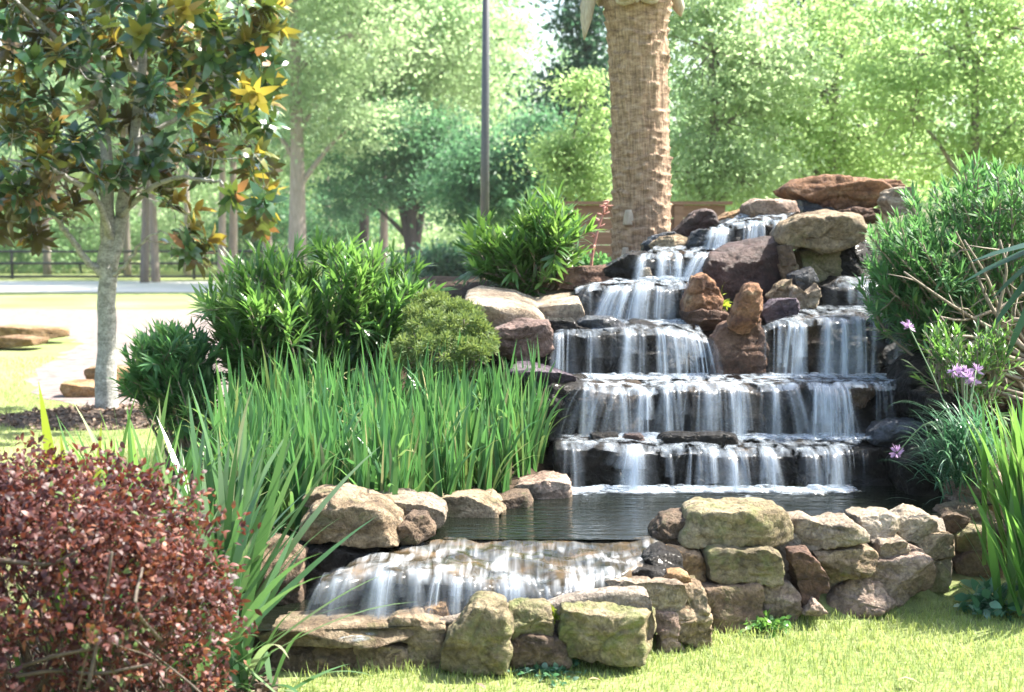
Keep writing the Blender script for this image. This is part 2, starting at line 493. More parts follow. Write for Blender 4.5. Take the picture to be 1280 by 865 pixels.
M['ground'] = m
tag(mb.build('ground', M['ground']), kind='structure')

def sheet(name, poly, z, mat, jitter=0.0, seed=0, kind='structure', res=8):
    """flat sheet from a plan outline, edges broken up"""
    poly = np.asarray(poly, float); pts = []
    for a, b_ in zip(poly, np.roll(poly, -1, 0)):
        for k in range(res):
            pts.append(a + (b_ - a) * k / res)
    pts = np.array(pts)
    if jitter:
        q = np.concatenate([pts, np.full((len(pts), 1), seed)], 1)
        pts = pts + jitter * np.stack([pnoise(q * 1.7), pnoise(q * 1.7 + 40)], 1)
    s = MB(); v = np.concatenate([pts, np.full((len(pts), 1), z)], 1)
    s.add(v, [np.arange(len(pts))[None, :]])
    return tag(s.build(name, mat, smooth=False), kind=kind)

M['gravel'] = plainmat('pale_gravel', [(.3, (.075, .05, .042)), (.5, (.175, .135, .122)), (.7, (.25, .205, .19))], scale=5.5, detail=9, rough=.95, bump=.6, dist=.02)
M['drive'] = plainmat('gravel_drive', [(.3, (.52, .48, .45)), (.7, (.68, .64, .60))], scale=6, rough=.95, bump=.3, dist=.02)
g = lambda *pp: np.array([G(a, b_)[:2] for a, b_ in pp])
sheet('road', [(-60, 47), (-60, 61.5), (60, 61.5), (60, 47)], .004, M['drive'], 1.2, 3, res=20)
sheet('path', g((-260, 387), (300, 387), (420, 395), (420, 440), (330, 500), (300, 528), (230, 523), (150, 512), (70, 504), (28, 490), (48, 462), (88, 438), (100, 425), (40, 413), (-260, 413)), .004, M['gravel'], .28, 9, res=24)

# ---------------------------------------------------------------- pond water
m, t, out = newmat('pond_water'); L = t.links.new
tc = N(t, "TexCoord"); mp = N(t, "Mapping"); mp.inputs["Scale"].default_value = (2.2, 8.0, 1); L(tc.outputs["Object"], mp.inputs[0])
n1 = N(t, "TexNoise"); n1.inputs["Scale"].default_value = 2.6; n1.inputs["Detail"].default_value = 4; n1.inputs["Distortion"].default_value = .5; L(mp.outputs[0], n1.inputs[0])
b = N(t, "BsdfPrincipled"); b.inputs["Base Color"].default_value = (.006, .008, .005, 1); b.inputs["Roughness"].default_value = .04; b.inputs["IOR"].default_value = 1.33
b.inputs["Specular IOR Level"].default_value = .6
bp = N(t, "Bump"); bp.inputs["Strength"].default_value = .6; bp.inputs["Distance"].default_value = .03; L(n1.outputs[0], bp.inputs["Height"]); L(bp.outputs[0], b.inputs["Normal"])
L(b.outputs[0], out.inputs[0])
M['pond'] = m
def water_sheet(name, poly, z):
    o = sheet(name, poly, z, M['pond'], 0, res=4)
    return o
water_sheet('pond_water', [(-.66, 5.96), (-.5, 6.2), (-.1, 6.8), (.15, 7.45), (2.35, 7.5), (2.6, 7.0), (2.0, 6.5), (1.2, 6.1), (.8, 5.96)], .35)
water_sheet('basin_water', [(-.98, 5.2), (-.98, 5.66), (.42, 5.66), (.42, 5.36), (-.1, 5.34), (-.45, 5.24)], .165)

# ---------------------------------------------------------------- the air between here and the far trees
m = bpy.data.materials.new('haze_air'); m.use_nodes = True; t = m.node_tree
for n_ in list(t.nodes): t.nodes.remove(n_)
out = t.nodes.new("ShaderNodeOutputMaterial"); pv = t.nodes.new("ShaderNodeVolumePrincipled")
pv.inputs["Color"].default_value = (.93, .96, .95, 1); pv.inputs["Density"].default_value = .0003; pv.inputs["Anisotropy"].default_value = .0
t.links.new(pv.outputs[0], out.inputs["Volume"])
s_ = MB(); box(s_, (-240, -50, -1.2), (240, 270, 24)); tag(s_.build('haze', m, smooth=False), kind='stuff')
# ================================================================== stones
def rock_arrays(poly, Y, thick, seed, rough=1.0, e1=.16, e2=.42, nth=110, nph=44, facets=11, tilt=0.0, flat=True):
    """a solid stone: its front outline at plane Y, its own thickness behind, worn facets and layered relief"""
    rs = np.random.RandomState(seed)
    pl = np.array([W(a, b_, Y + .25 * thick)[[0, 2]] for a, b_ in poly])
    c = (pl.max(0) + pl.min(0)) / 2 * .5 + pl.mean(0) * .5
    th = np.linspace(0, 2 * math.pi, nth, endpoint=False)
    d = np.stack([np.cos(th), np.sin(th)], 1)
    r = np.full(nth, 1e-3)
    for a, b_ in zip(pl, np.roll(pl, -1, 0)):
        a = a - c; e = (b_ - c) - a
        den = d[:, 0] * e[1] - d[:, 1] * e[0]
        den = np.where(np.abs(den) < 1e-9, 1e-9, den)
        tt = (a[0] * e[1] - a[1] * e[0]) / den
        u = (a[0] * d[:, 1] - a[1] * d[:, 0]) / den
        ok = (tt > 0) & (u >= -1e-6) & (u <= 1 + 1e-6)
        r = np.where(ok, np.maximum(r, tt), r)
    r = (.6 * r + .2 * (np.roll(r, 1) + np.roll(r, -1))) * 1.075
    ph = np.linspace(-math.pi / 2, math.pi / 2, 3001)
    cp = np.abs(np.cos(ph)) ** e1; cp[0] = cp[-1] = 0
    sp = np.sign(np.sin(ph)) * np.abs(np.sin(ph)) ** e2
    al = np.concatenate([[0], np.cumsum(np.hypot(np.diff(cp) * r.mean(), np.diff(sp) * thick / 2))])
    tq = np.linspace(0, al[-1], nph)
    cp, sp = np.interp(tq, al, cp), np.interp(tq, al, sp)
    cp[0] = cp[-1] = 0
    R = cp[:, None] * r[None, :]
    v = np.stack([R * d[None, :, 0], np.repeat(sp[:, None] * thick / 2, nth, 1), R * d[None, :, 1]], -1).reshape(-1, 3)
    size = pl.max(0) - pl.min(0)
    s = float(np.sqrt(size[0] * size[1]))
    dims = np.array([size[0] / 2, thick / 2, size[1] / 2])
    # a split top and front face, then worn planar facets
    if flat:
        v[:, 2] = np.where(v[:, 2] > 0, v[:, 2] * 1.10, v[:, 2])
        cuts = [(np.array([rs.normal() * .10, -.12 + rs.normal() * .12, 1.0]), .86), (np.array([rs.normal() * .22, -1.0, .12 + rs.normal() * .15]), .80)]
        for n, hq in cuts:
            n = n / np.linalg.norm(n); dt = v @ n; h = dt.max() * hq
            v = v - np.clip(dt - h, 0, None)[:, None] * n * .93
    for k in range(facets):
        n = np.zeros(3); ax_ = rs.choice([0, 1, 1, 1, 2]); n[ax_] = rs.choice([-1, 1]); n = n + rs.normal(size=3) * (.38 if ax_ == 1 else .26); n /= np.linalg.norm(n)
        dt = v @ n
        h = dt.max() * (rs.uniform(.66, .9) if ax_ == 1 else rs.uniform(.80, .94))
        ex = np.clip(dt - h, 0, None)
        v = v - ex[:, None] * n * .95
    q = v / max(s, .08)
    off = rs.uniform(0, 50, 3)
    V3 = lambda k, o: np.stack([fbm(q * k + off + o, 3), fbm(q * k + off + o + 31, 3), fbm(q * k + off + o + 67, 3)], 1)
    dv = .034 * V3(1.6, 0) * np.array([.6, 1, .8]) + .018 * V3(6.0, 5)
    nn = nrm(v / dims ** 1.3)
    fine = .011 * fbm(q * 15 + off, 3)
    ridge = -.045 * (1 - np.abs(np.tanh(pnoise(q * np.array([1.6, 1.6, 2.6]) + off + 9) * 9))) - .02 * (1 - np.abs(np.tanh(pnoise(q * 4.2 + off + 3) * 7)))
    lay = .016 * np.tanh(4 * pnoise(np.stack([q[:, 0] * .9, q[:, 1] * .9, q[:, 2] * 6.5], 1) + off))
    v = v + (dv + nn * (fine + ridge + lay)[:, None]) * rough * s
    if tilt:
        v[:, 2] += tilt * v[:, 1]
    i, j = np.meshgrid(np.arange(nph - 1), np.arange(nth), indexing='ij'); j2 = (j + 1) % nth
    f = np.stack([i * nth + j, i * nth + j2, (i + 1) * nth + j2, (i + 1) * nth + j], -1).reshape(-1, 4)
    cen = np.array([c[0], Y + thick / 2, c[1]])
    return v + cen, f, cen

_seed = [100]
def rock(name, label, Y, thick, mat, poly, cat='rock', parent=None, group=None, **kw):
    _seed[0] += 1
    v, f, cen = rock_arrays(poly, Y, thick, _seed[0], **kw)
    s = MB(); s.add(v, [f])
    o = s.build(name, M[mat], parent, origin=cen)
    if parent is None:
        tag(o, label, cat, group)
    elif label:
        tag(o, label)
    return o

# ---- low front wall of the lower basin
fw = thing('stone_wall', 'low wall of mixed tan stones holding the lower basin at the lawn edge', 'wall', (-.1, 5.35, 0))
S = lambda lab, Y, th_, mat, poly, **kw: rock('stone', lab, Y, th_, mat, poly, parent=fw, **kw)
S('flat capstone with mossy edge beside the small fall', 5.16, .36, 'tan', [(326, 793), (345, 785), (383, 783), (470, 782), (523, 789), (523, 796), (500, 801), (470, 802), (440, 806), (380, 804), (332, 803)], rough=.6)
S('tan stone block with a split face', 5.24, .22, 'tan', [(480, 787), (505, 769), (540, 766), (553, 774), (556, 800), (548, 832), (542, 848), (514, 848), (508, 815), (510, 800), (490, 797)])
S('small round knob stone', 5.34, .16, 'orange', [(531, 764), (545, 756), (557, 759), (561, 772), (556, 795), (536, 796)])
S('tall upright boulder with yellow lichen', 5.13, .26, 'mossy', [(555, 812), (560, 797), (576, 780), (592, 762), (604, 752), (618, 752), (630, 762), (637, 780), (638, 812), (635, 842), (612, 850), (580, 848), (553, 848)])
S(None, 5.22, .25, 'brown', [(338, 801), (440, 806), (446, 825), (432, 846), (395, 848), (345, 844)])
S(None, 5.24, .22, 'tan', [(442, 808), (480, 805), (511, 810), (513, 846), (470, 850), (446, 835)])
S(None, 5.30, .3, 'brown', [(300, 812), (340, 806), (350, 848), (300, 850)])
S(None, 5.20, .2, 'mossy', [(637, 762), (655, 757), (686, 760), (691, 775), (689, 795), (660, 798), (640, 797)])
S(None, 5.18, .22, 'brown', [(637, 797), (662, 793), (692, 798), (713, 813), (711, 832), (680, 836), (645, 840), (636, 825)])
S('large stone block with green moss across its face', 5.18, .23, 'mossy', [(690, 770), (700, 763), (730, 761), (765, 762), (800, 768), (826, 777), (832, 790), (826, 808), (808, 826), (775, 829), (740, 824), (714, 819), (704, 800), (693, 786)])
S(None, 5.34, .09, 'slate', [(650, 757), (700, 756), (745, 760), (745, 767), (690, 768), (650, 763)])
S('pale flat stone with bright overhanging top', 5.44, .34, 'pale', [(742, 739), (755, 728), (800, 730), (850, 731), (858, 745), (851, 766), (812, 767), (793, 762), (775, 750), (745, 750)])
S(None, 5.46, .22, 'brown', [(742, 750), (795, 756), (800, 768), (770, 768), (742, 764)])
S('pitted upright stone with mossy streaks', 5.50, .26, 'tan', [(846, 752), (854, 734), (868, 728), (880, 745), (889, 775), (888, 806), (862, 812), (842, 812), (842, 776)], rough=1.3)
S('small round stone on the pale slab', 5.56, .18, 'orange', [(828, 727), (835, 718), (850, 717), (862, 723), (867, 734), (830, 734)])
S(None, 5.46, .2, 'pink', [(812, 768), (850, 766), (846, 800), (858, 815), (822, 820), (826, 800)])
v_, f_, c_ = rock_arrays([(540, 775), (640, 765), (760, 745), (845, 740), (850, 800), (800, 815), (640, 830), (545, 835)], 5.31, .10, 3, rough=.5)
s_ = MB(); s_.add(v_, [f_]); s_.build('mortar', M['mortar'], fw, origin=c_)

# ---- retaining wall on the right
rw = thing('stone_wall', 'taller rubble stone wall with pale mortar in front of the dark pool', 'wall', (1.4, 6.2, 0))
S = lambda lab, Y, th_, mat, poly, **kw: rock('stone', lab, Y, th_, mat, poly, parent=rw, **kw)
S('long top stone covered with green moss', 5.84, .42, 'mossy', [(853, 672), (861, 660), (862, 645), (880, 637), (905, 640), (940, 636), (965, 637), (985, 648), (993, 665), (991, 682), (975, 684), (940, 679), (900, 682), (875, 684), (855, 681)], rough=.8)
S('dark pitted stone at the water end', 5.90, .34, 'brown', [(817, 668), (830, 653), (860, 649), (864, 660), (856, 678), (842, 690), (828, 696), (818, 682)], rough=1.3)
S('orange stone with a smooth face', 5.84, .32, 'orange', [(824, 696), (840, 683), (872, 687), (882, 705), (880, 726), (850, 729), (830, 722)])
S('squat mossy block under the long top stone', 5.80, .32, 'mossy', [(882, 693), (900, 685), (950, 686), (978, 697), (981, 712), (975, 728), (940, 728), (905, 729), (885, 719)])
S('brown block with a dark rectangular face', 5.74, .32, 'brown', [(877, 738), (900, 731), (940, 732), (953, 739), (953, 775), (940, 788), (915, 796), (893, 790), (884, 762)], rough=.8)
S(None, 5.80, .3, 'pink', [(948, 736), (985, 731), (999, 745), (1002, 768), (988, 782), (958, 786), (950, 772)])
S('reddish slab standing tilted on end', 5.84, .24, 'rust', [(986, 690), (1006, 686), (1022, 705), (1038, 728), (1034, 742), (1021, 752), (1004, 760), (999, 740), (992, 715)])
S(None, 6.00, .34, 'pale', [(988, 652), (1008, 646), (1022, 655), (1040, 651), (1062, 652), (1076, 661), (1089, 672), (1070, 679), (1040, 681), (1010, 686), (991, 682)])
S(None, 5.96, .32, 'tan', [(1017, 688), (1060, 681), (1075, 689), (1093, 690), (1098, 705), (1093, 717), (1060, 722), (1038, 724), (1028, 712)])
S(None, 6.14, .34, 'pale', [(1064, 652), (1085, 646), (1115, 643), (1124, 655), (1117, 670), (1100, 682), (1086, 674)])
S('pale block with a bright square end', 6.20, .34, 'pale', [(1119, 650), (1140, 640), (1158, 644), (1173, 655), (1173, 667), (1155, 674), (1130, 679), (1121, 667)])
S(None, 6.02, .26, 'pale', [(1093, 692), (1105, 679), (1130, 677), (1141, 688), (1139, 697), (1110, 702), (1096, 700)])
S('large pink boulder low in the wall', 6.00, .36, 'pink', [(1060, 725), (1098, 701), (1140, 691), (1162, 700), (1168, 722), (1152, 740), (1120, 754), (1085, 742)])
S(None, 5.94, .32, 'pink', [(1030, 762), (1052, 735), (1082, 724), (1112, 735), (1124, 754), (1092, 766), (1050, 772)])
S(None, 6.20, .34, 'tan', [(1138, 682), (1165, 667), (1190, 671), (1199, 682), (1196, 697), (1170, 701), (1146, 698)])
S(None, 6.18, .3, 'mossy', [(1155, 700), (1175, 704), (1187, 718), (1180, 738), (1160, 738)])
S(None, 6.42, .3, 'brown', [(1164, 656), (1185, 641), (1210, 647), (1204, 662), (1175, 667)])
S(None, 6.36, .3, 'mossy', [(1196, 671), (1215, 657), (1240, 664), (1246, 682), (1225, 690), (1198, 690)])
S(None, 6.34, .36, 'brown', [(1182, 705), (1215, 688), (1252, 695), (1258, 717), (1242, 732), (1205, 738), (1186, 726)])
S(None, 6.52, .3, 'tan', [(1178, 641), (1210, 634), (1240, 641), (1234, 657), (1203, 657)])
S(None, 6.42, .4, 'brown', [(1245, 665), (1300, 660), (1310, 725), (1256, 725)])
S(None, 5.80, .16, 'pink', [(1003, 769), (1018, 749), (1034, 766), (1020, 772)])
mm = MB()
for pl, Y, th_, sd_ in (([(870, 660), (990, 665), (1060, 665), (1065, 745), (1000, 765), (880, 770)], 6.06, .22, 5), ([(1040, 662), (1180, 655), (1185, 720), (1120, 740), (1040, 750)], 6.26, .25, 6), ([(1170, 660), (1290, 660), (1290, 720), (1180, 725)], 6.52, .3, 8)):
    v_, f_, c_ = rock_arrays(pl, Y, th_, sd_, rough=.5); mm.add(v_, [f_])
mm.build('mortar', M['mortar'], rw, origin=(1.4, 6.2, .2))

R = rock
# ---- stones along the left rim of the pond
R('boulder', 'big tan boulder overhanging the lower cascade under the strap leaves', 5.74, .5, 'tan', [(374, 664), (383, 644), (405, 633), (425, 624), (450, 631), (480, 633), (498, 647), (501, 667), (495, 678), (470, 679), (440, 676), (410, 669), (390, 684), (378, 682)])
R('boulder', 'rounded tan knob behind the big overhanging boulder', 6.05, .3, 'tan', [(372, 629), (392, 615), (428, 615), (452, 625), (458, 639), (428, 641), (395, 635)])
R('flat_rock', 'broad pale flat rock at the near left of the pond', 5.95, .46, 'pale', [(452, 639), (480, 629), (530, 627), (552, 639), (555, 650), (545, 660), (525, 659), (505, 654), (484, 644)], rough=.7)
R('rock', 'small brown wedge rock at the lip of the lower cascade', 5.82, .2, 'brown', [(498, 658), (515, 645), (531, 647), (542, 662), (541, 672), (520, 679), (501, 680)])
R('rock', 'long greyish rock lying along the iris bed by the water', 6.34, .4, 'tan', [(538, 632), (565, 623), (600, 624), (622, 634), (628, 645), (600, 648), (560, 652), (548, 642)], rough=.7)
R('rock', 'short rounded rock third from the end of the pond rim', 6.5, .34, 'tan', [(590, 627), (615, 622), (632, 635), (630, 643), (608, 645)])
R('rock', 'smooth dark brown rock between pale rim stones', 6.58, .36, 'brown', [(612, 631), (640, 623), (660, 622), (667, 635), (656, 642), (634, 642)], rough=.6)
R('boulder', 'pinkish tan boulder closing the pond rim beside the lowest fall', 6.85, .4, 'pink', [(640, 619), (650, 609), (682, 602), (711, 604), (716, 621), (706, 634), (675, 638), (660, 634)])
R('boulder', 'boulder coloured dark for the shaded hollow below the big tan one', 5.70, .5, 'wet', [(365, 692), (400, 678), (455, 684), (472, 702), (440, 708), (415, 722), (404, 765), (372, 780), (345, 745)])  # shade of the hollow put into a near-black stone colour
R('rock', 'grey stone under the strap leaves left of the basin', 5.5, .4, 'brown', [(300, 690), (345, 680), (375, 700), (372, 770), (330, 790), (300, 780)])

R('boulder', 'added dark boulder standing for the darkness at the right end of the lower cascade', 5.66, .3, 'wet', [(806, 700), (826, 692), (852, 700), (858, 735), (835, 745), (806, 735)])  # added; near-black colour stands for the darkness under the wall stone
# ---- dark ledge stones under the lower cascade
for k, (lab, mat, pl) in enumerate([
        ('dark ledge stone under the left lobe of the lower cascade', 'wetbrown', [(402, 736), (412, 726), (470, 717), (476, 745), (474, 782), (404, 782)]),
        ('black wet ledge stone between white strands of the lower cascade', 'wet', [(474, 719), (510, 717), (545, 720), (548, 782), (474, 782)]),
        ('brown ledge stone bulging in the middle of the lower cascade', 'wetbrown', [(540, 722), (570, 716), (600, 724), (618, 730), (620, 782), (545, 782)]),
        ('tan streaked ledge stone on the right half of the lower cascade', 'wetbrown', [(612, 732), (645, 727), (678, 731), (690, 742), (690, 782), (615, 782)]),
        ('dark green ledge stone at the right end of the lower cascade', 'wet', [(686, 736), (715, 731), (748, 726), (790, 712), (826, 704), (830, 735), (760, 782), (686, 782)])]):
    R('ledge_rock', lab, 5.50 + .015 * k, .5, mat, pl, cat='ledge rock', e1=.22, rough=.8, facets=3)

# ---- ledge stones of the tall waterfall, lowest row first
def ledge(lab, Y, mat, pl, th_=.5, **kw):
    kw.setdefault('e1', .18); kw.setdefault('facets', 7); kw.setdefault('rough', 1.1)
    rj = np.random.RandomState(len(lab) * 7 + int(pl[0][0]))
    ym = np.mean([q[1] for q in pl])
    pl = [(a + rj.uniform(-3, 3), b_ + (rj.uniform(-5, 4) if b_ < ym else 0)) for a, b_ in pl]
    Y = Y + rj.uniform(-.03, .06)
    R('ledge_rock', lab, Y, th_, mat, pl, cat='ledge rock', **kw)
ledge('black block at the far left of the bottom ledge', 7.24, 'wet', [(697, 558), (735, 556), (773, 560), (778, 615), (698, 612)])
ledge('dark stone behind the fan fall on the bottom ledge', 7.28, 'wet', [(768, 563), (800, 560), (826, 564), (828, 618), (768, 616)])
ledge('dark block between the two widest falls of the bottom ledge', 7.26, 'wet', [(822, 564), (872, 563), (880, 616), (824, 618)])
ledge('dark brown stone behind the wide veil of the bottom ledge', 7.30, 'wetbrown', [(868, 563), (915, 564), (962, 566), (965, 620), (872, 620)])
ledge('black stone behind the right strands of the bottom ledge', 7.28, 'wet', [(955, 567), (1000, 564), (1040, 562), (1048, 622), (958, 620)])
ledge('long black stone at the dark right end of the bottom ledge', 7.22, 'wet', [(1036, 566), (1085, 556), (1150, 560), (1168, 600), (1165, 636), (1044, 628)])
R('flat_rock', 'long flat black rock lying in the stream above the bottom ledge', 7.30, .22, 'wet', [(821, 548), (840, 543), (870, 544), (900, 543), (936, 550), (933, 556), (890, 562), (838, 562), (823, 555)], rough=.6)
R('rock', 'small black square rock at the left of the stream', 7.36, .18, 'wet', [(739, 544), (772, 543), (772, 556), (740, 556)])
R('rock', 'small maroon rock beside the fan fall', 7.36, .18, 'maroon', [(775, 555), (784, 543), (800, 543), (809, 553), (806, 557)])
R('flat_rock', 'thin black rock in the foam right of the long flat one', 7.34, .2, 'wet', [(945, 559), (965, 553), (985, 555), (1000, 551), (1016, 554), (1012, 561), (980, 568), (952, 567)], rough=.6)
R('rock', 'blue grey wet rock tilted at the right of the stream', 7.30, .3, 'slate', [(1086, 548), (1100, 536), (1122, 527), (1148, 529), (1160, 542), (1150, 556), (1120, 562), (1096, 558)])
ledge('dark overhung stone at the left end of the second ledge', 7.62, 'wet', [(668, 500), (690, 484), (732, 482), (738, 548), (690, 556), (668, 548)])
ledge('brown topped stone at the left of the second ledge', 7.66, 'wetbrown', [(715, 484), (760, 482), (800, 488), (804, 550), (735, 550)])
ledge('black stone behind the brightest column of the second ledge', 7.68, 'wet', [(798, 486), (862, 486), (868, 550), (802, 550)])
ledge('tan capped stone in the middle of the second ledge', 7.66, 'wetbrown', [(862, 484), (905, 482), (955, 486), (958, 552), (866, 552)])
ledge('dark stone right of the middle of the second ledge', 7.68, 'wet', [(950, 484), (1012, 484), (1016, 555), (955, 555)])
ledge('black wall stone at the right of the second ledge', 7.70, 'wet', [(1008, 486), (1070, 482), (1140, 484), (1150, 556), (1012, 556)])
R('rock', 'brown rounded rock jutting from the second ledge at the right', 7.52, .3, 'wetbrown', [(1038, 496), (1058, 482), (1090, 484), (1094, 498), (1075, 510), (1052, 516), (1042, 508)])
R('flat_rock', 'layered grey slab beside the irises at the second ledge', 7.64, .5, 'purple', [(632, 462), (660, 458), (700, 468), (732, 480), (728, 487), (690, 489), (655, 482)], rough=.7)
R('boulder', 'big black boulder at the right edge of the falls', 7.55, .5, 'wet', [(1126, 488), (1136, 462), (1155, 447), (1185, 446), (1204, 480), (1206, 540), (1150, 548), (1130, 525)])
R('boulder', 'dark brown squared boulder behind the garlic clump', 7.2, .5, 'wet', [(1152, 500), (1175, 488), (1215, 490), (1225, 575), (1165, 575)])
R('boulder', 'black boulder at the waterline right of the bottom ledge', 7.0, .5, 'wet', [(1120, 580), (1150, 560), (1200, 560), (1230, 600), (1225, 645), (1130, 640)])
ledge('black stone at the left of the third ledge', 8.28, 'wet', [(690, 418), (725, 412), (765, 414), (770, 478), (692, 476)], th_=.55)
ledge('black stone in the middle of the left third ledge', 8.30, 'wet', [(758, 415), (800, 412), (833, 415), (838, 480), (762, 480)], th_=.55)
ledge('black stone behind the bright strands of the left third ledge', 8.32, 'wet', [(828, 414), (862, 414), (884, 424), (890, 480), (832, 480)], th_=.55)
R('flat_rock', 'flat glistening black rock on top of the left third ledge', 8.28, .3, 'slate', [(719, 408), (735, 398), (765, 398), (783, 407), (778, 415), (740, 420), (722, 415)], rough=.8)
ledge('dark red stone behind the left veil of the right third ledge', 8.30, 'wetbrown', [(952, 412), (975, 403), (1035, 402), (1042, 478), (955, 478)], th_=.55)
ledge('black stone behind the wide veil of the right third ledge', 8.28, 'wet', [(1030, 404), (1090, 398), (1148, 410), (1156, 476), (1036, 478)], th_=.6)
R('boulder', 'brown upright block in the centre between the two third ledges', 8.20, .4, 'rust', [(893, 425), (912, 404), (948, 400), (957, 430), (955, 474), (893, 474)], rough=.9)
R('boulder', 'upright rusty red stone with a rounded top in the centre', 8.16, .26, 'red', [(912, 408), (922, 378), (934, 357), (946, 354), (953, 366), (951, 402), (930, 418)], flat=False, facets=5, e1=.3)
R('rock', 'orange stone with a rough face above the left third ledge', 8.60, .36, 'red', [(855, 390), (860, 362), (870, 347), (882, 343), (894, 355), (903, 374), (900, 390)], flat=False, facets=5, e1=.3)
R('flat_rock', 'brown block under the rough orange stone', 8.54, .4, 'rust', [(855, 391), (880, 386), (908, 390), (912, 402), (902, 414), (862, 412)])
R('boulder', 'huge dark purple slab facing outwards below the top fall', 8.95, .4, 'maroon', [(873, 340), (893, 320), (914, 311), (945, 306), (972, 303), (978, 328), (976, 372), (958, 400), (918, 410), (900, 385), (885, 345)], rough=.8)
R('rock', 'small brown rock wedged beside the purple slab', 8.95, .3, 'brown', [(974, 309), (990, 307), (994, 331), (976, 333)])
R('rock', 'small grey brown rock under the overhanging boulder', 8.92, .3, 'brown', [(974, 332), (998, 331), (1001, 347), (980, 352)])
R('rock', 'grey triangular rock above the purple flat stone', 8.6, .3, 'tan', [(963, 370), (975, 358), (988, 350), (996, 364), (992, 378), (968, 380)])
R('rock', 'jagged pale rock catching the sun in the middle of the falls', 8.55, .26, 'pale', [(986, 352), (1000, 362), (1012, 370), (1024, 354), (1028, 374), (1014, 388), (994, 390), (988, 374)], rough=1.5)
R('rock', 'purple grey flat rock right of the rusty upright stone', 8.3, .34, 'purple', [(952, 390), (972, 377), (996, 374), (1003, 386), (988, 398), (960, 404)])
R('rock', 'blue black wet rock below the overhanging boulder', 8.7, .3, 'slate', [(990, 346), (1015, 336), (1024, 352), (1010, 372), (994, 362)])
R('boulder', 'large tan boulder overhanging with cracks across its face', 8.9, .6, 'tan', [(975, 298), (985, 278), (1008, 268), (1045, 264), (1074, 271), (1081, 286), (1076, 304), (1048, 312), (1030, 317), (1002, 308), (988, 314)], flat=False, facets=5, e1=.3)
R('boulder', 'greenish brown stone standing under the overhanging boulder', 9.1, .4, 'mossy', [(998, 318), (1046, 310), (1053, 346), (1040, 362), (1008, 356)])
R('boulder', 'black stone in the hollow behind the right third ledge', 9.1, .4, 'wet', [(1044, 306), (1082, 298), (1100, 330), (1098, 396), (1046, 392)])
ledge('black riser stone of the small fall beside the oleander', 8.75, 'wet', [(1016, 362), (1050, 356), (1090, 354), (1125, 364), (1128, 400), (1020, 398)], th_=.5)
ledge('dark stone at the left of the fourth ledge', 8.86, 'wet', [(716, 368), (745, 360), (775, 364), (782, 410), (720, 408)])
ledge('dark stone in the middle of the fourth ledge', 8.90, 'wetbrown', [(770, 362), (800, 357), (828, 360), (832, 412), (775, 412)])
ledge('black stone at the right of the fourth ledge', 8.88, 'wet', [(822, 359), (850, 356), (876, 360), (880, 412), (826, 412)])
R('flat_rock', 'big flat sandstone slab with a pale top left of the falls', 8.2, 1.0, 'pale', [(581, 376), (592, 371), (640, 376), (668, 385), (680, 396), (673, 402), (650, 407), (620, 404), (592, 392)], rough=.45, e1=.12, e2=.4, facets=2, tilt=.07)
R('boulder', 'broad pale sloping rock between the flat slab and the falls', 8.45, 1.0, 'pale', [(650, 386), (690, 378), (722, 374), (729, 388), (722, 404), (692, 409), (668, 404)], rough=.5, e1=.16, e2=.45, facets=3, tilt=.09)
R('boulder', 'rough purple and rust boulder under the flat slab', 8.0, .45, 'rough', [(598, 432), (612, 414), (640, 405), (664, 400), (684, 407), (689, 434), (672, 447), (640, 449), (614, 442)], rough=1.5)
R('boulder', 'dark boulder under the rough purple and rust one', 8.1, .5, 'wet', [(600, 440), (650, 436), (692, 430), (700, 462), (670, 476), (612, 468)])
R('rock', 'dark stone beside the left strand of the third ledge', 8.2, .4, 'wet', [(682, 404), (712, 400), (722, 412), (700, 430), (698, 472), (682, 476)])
ledge('brown green stone in the middle of the fifth ledge', 9.18, 'wetbrown', [(822, 326), (838, 320), (858, 322), (862, 358), (824, 358)], th_=.4)
ledge('black stone at the left of the fifth ledge', 9.22, 'wet', [(800, 330), (812, 320), (828, 322), (830, 358), (802, 360)], th_=.4)
ledge('dark stone at the right of the fifth ledge', 9.22, 'wet', [(850, 322), (870, 317), (892, 320), (890, 358), (856, 358)], th_=.4)
R('rock', 'dark brown long rock with a pale top left of the fifth ledge', 9.1, .45, 'rust', [(692, 347), (714, 337), (745, 333), (768, 334), (772, 352), (738, 360), (702, 360)])
R('rock', 'black sloping rock between the long brown one and the fall', 9.12, .4, 'wet', [(745, 340), (770, 328), (792, 316), (808, 318), (802, 346), (780, 356), (752, 358)])
R('rock', 'small white streaked rock at the edge of the fifth fall', 9.1, .2, 'pale', [(796, 346), (804, 334), (813, 336), (816, 350), (800, 356)])
R('flat_rock', 'flat tan rock behind the fifth ledge', 9.4, .3, 'tan', [(812, 306), (825, 297), (848, 295), (864, 300), (860, 312), (820, 315)])
R('rock', 'dark grey rounded rock beside the top fall', 9.3, .3, 'slate', [(859, 306), (868, 292), (880, 286), (893, 293), (898, 310), (882, 315), (862, 314)])
R('rock', 'dark blue grey rock at the foot of the palm', 9.5, .3, 'slate', [(800, 308), (816, 296), (838, 290), (848, 296), (826, 308), (806, 318)])
R('boulder', 'maroon wedge boulder right of the palm trunk', 9.7, .5, 'maroon', [(838, 298), (850, 284), (866, 270), (881, 262), (898, 272), (904, 286), (882, 296), (858, 304)])
R('flat_rock', 'thin orange slab right of the maroon wedge', 9.9, .4, 'orange', [(896, 276), (912, 266), (935, 261), (940, 270), (915, 278), (900, 282)])
R('flat_rock', 'pink flat topped rock at the head of the top fall', 9.5, .5, 'pink', [(934, 258), (948, 250), (975, 250), (996, 252), (999, 268), (985, 273), (950, 276), (935, 273)])
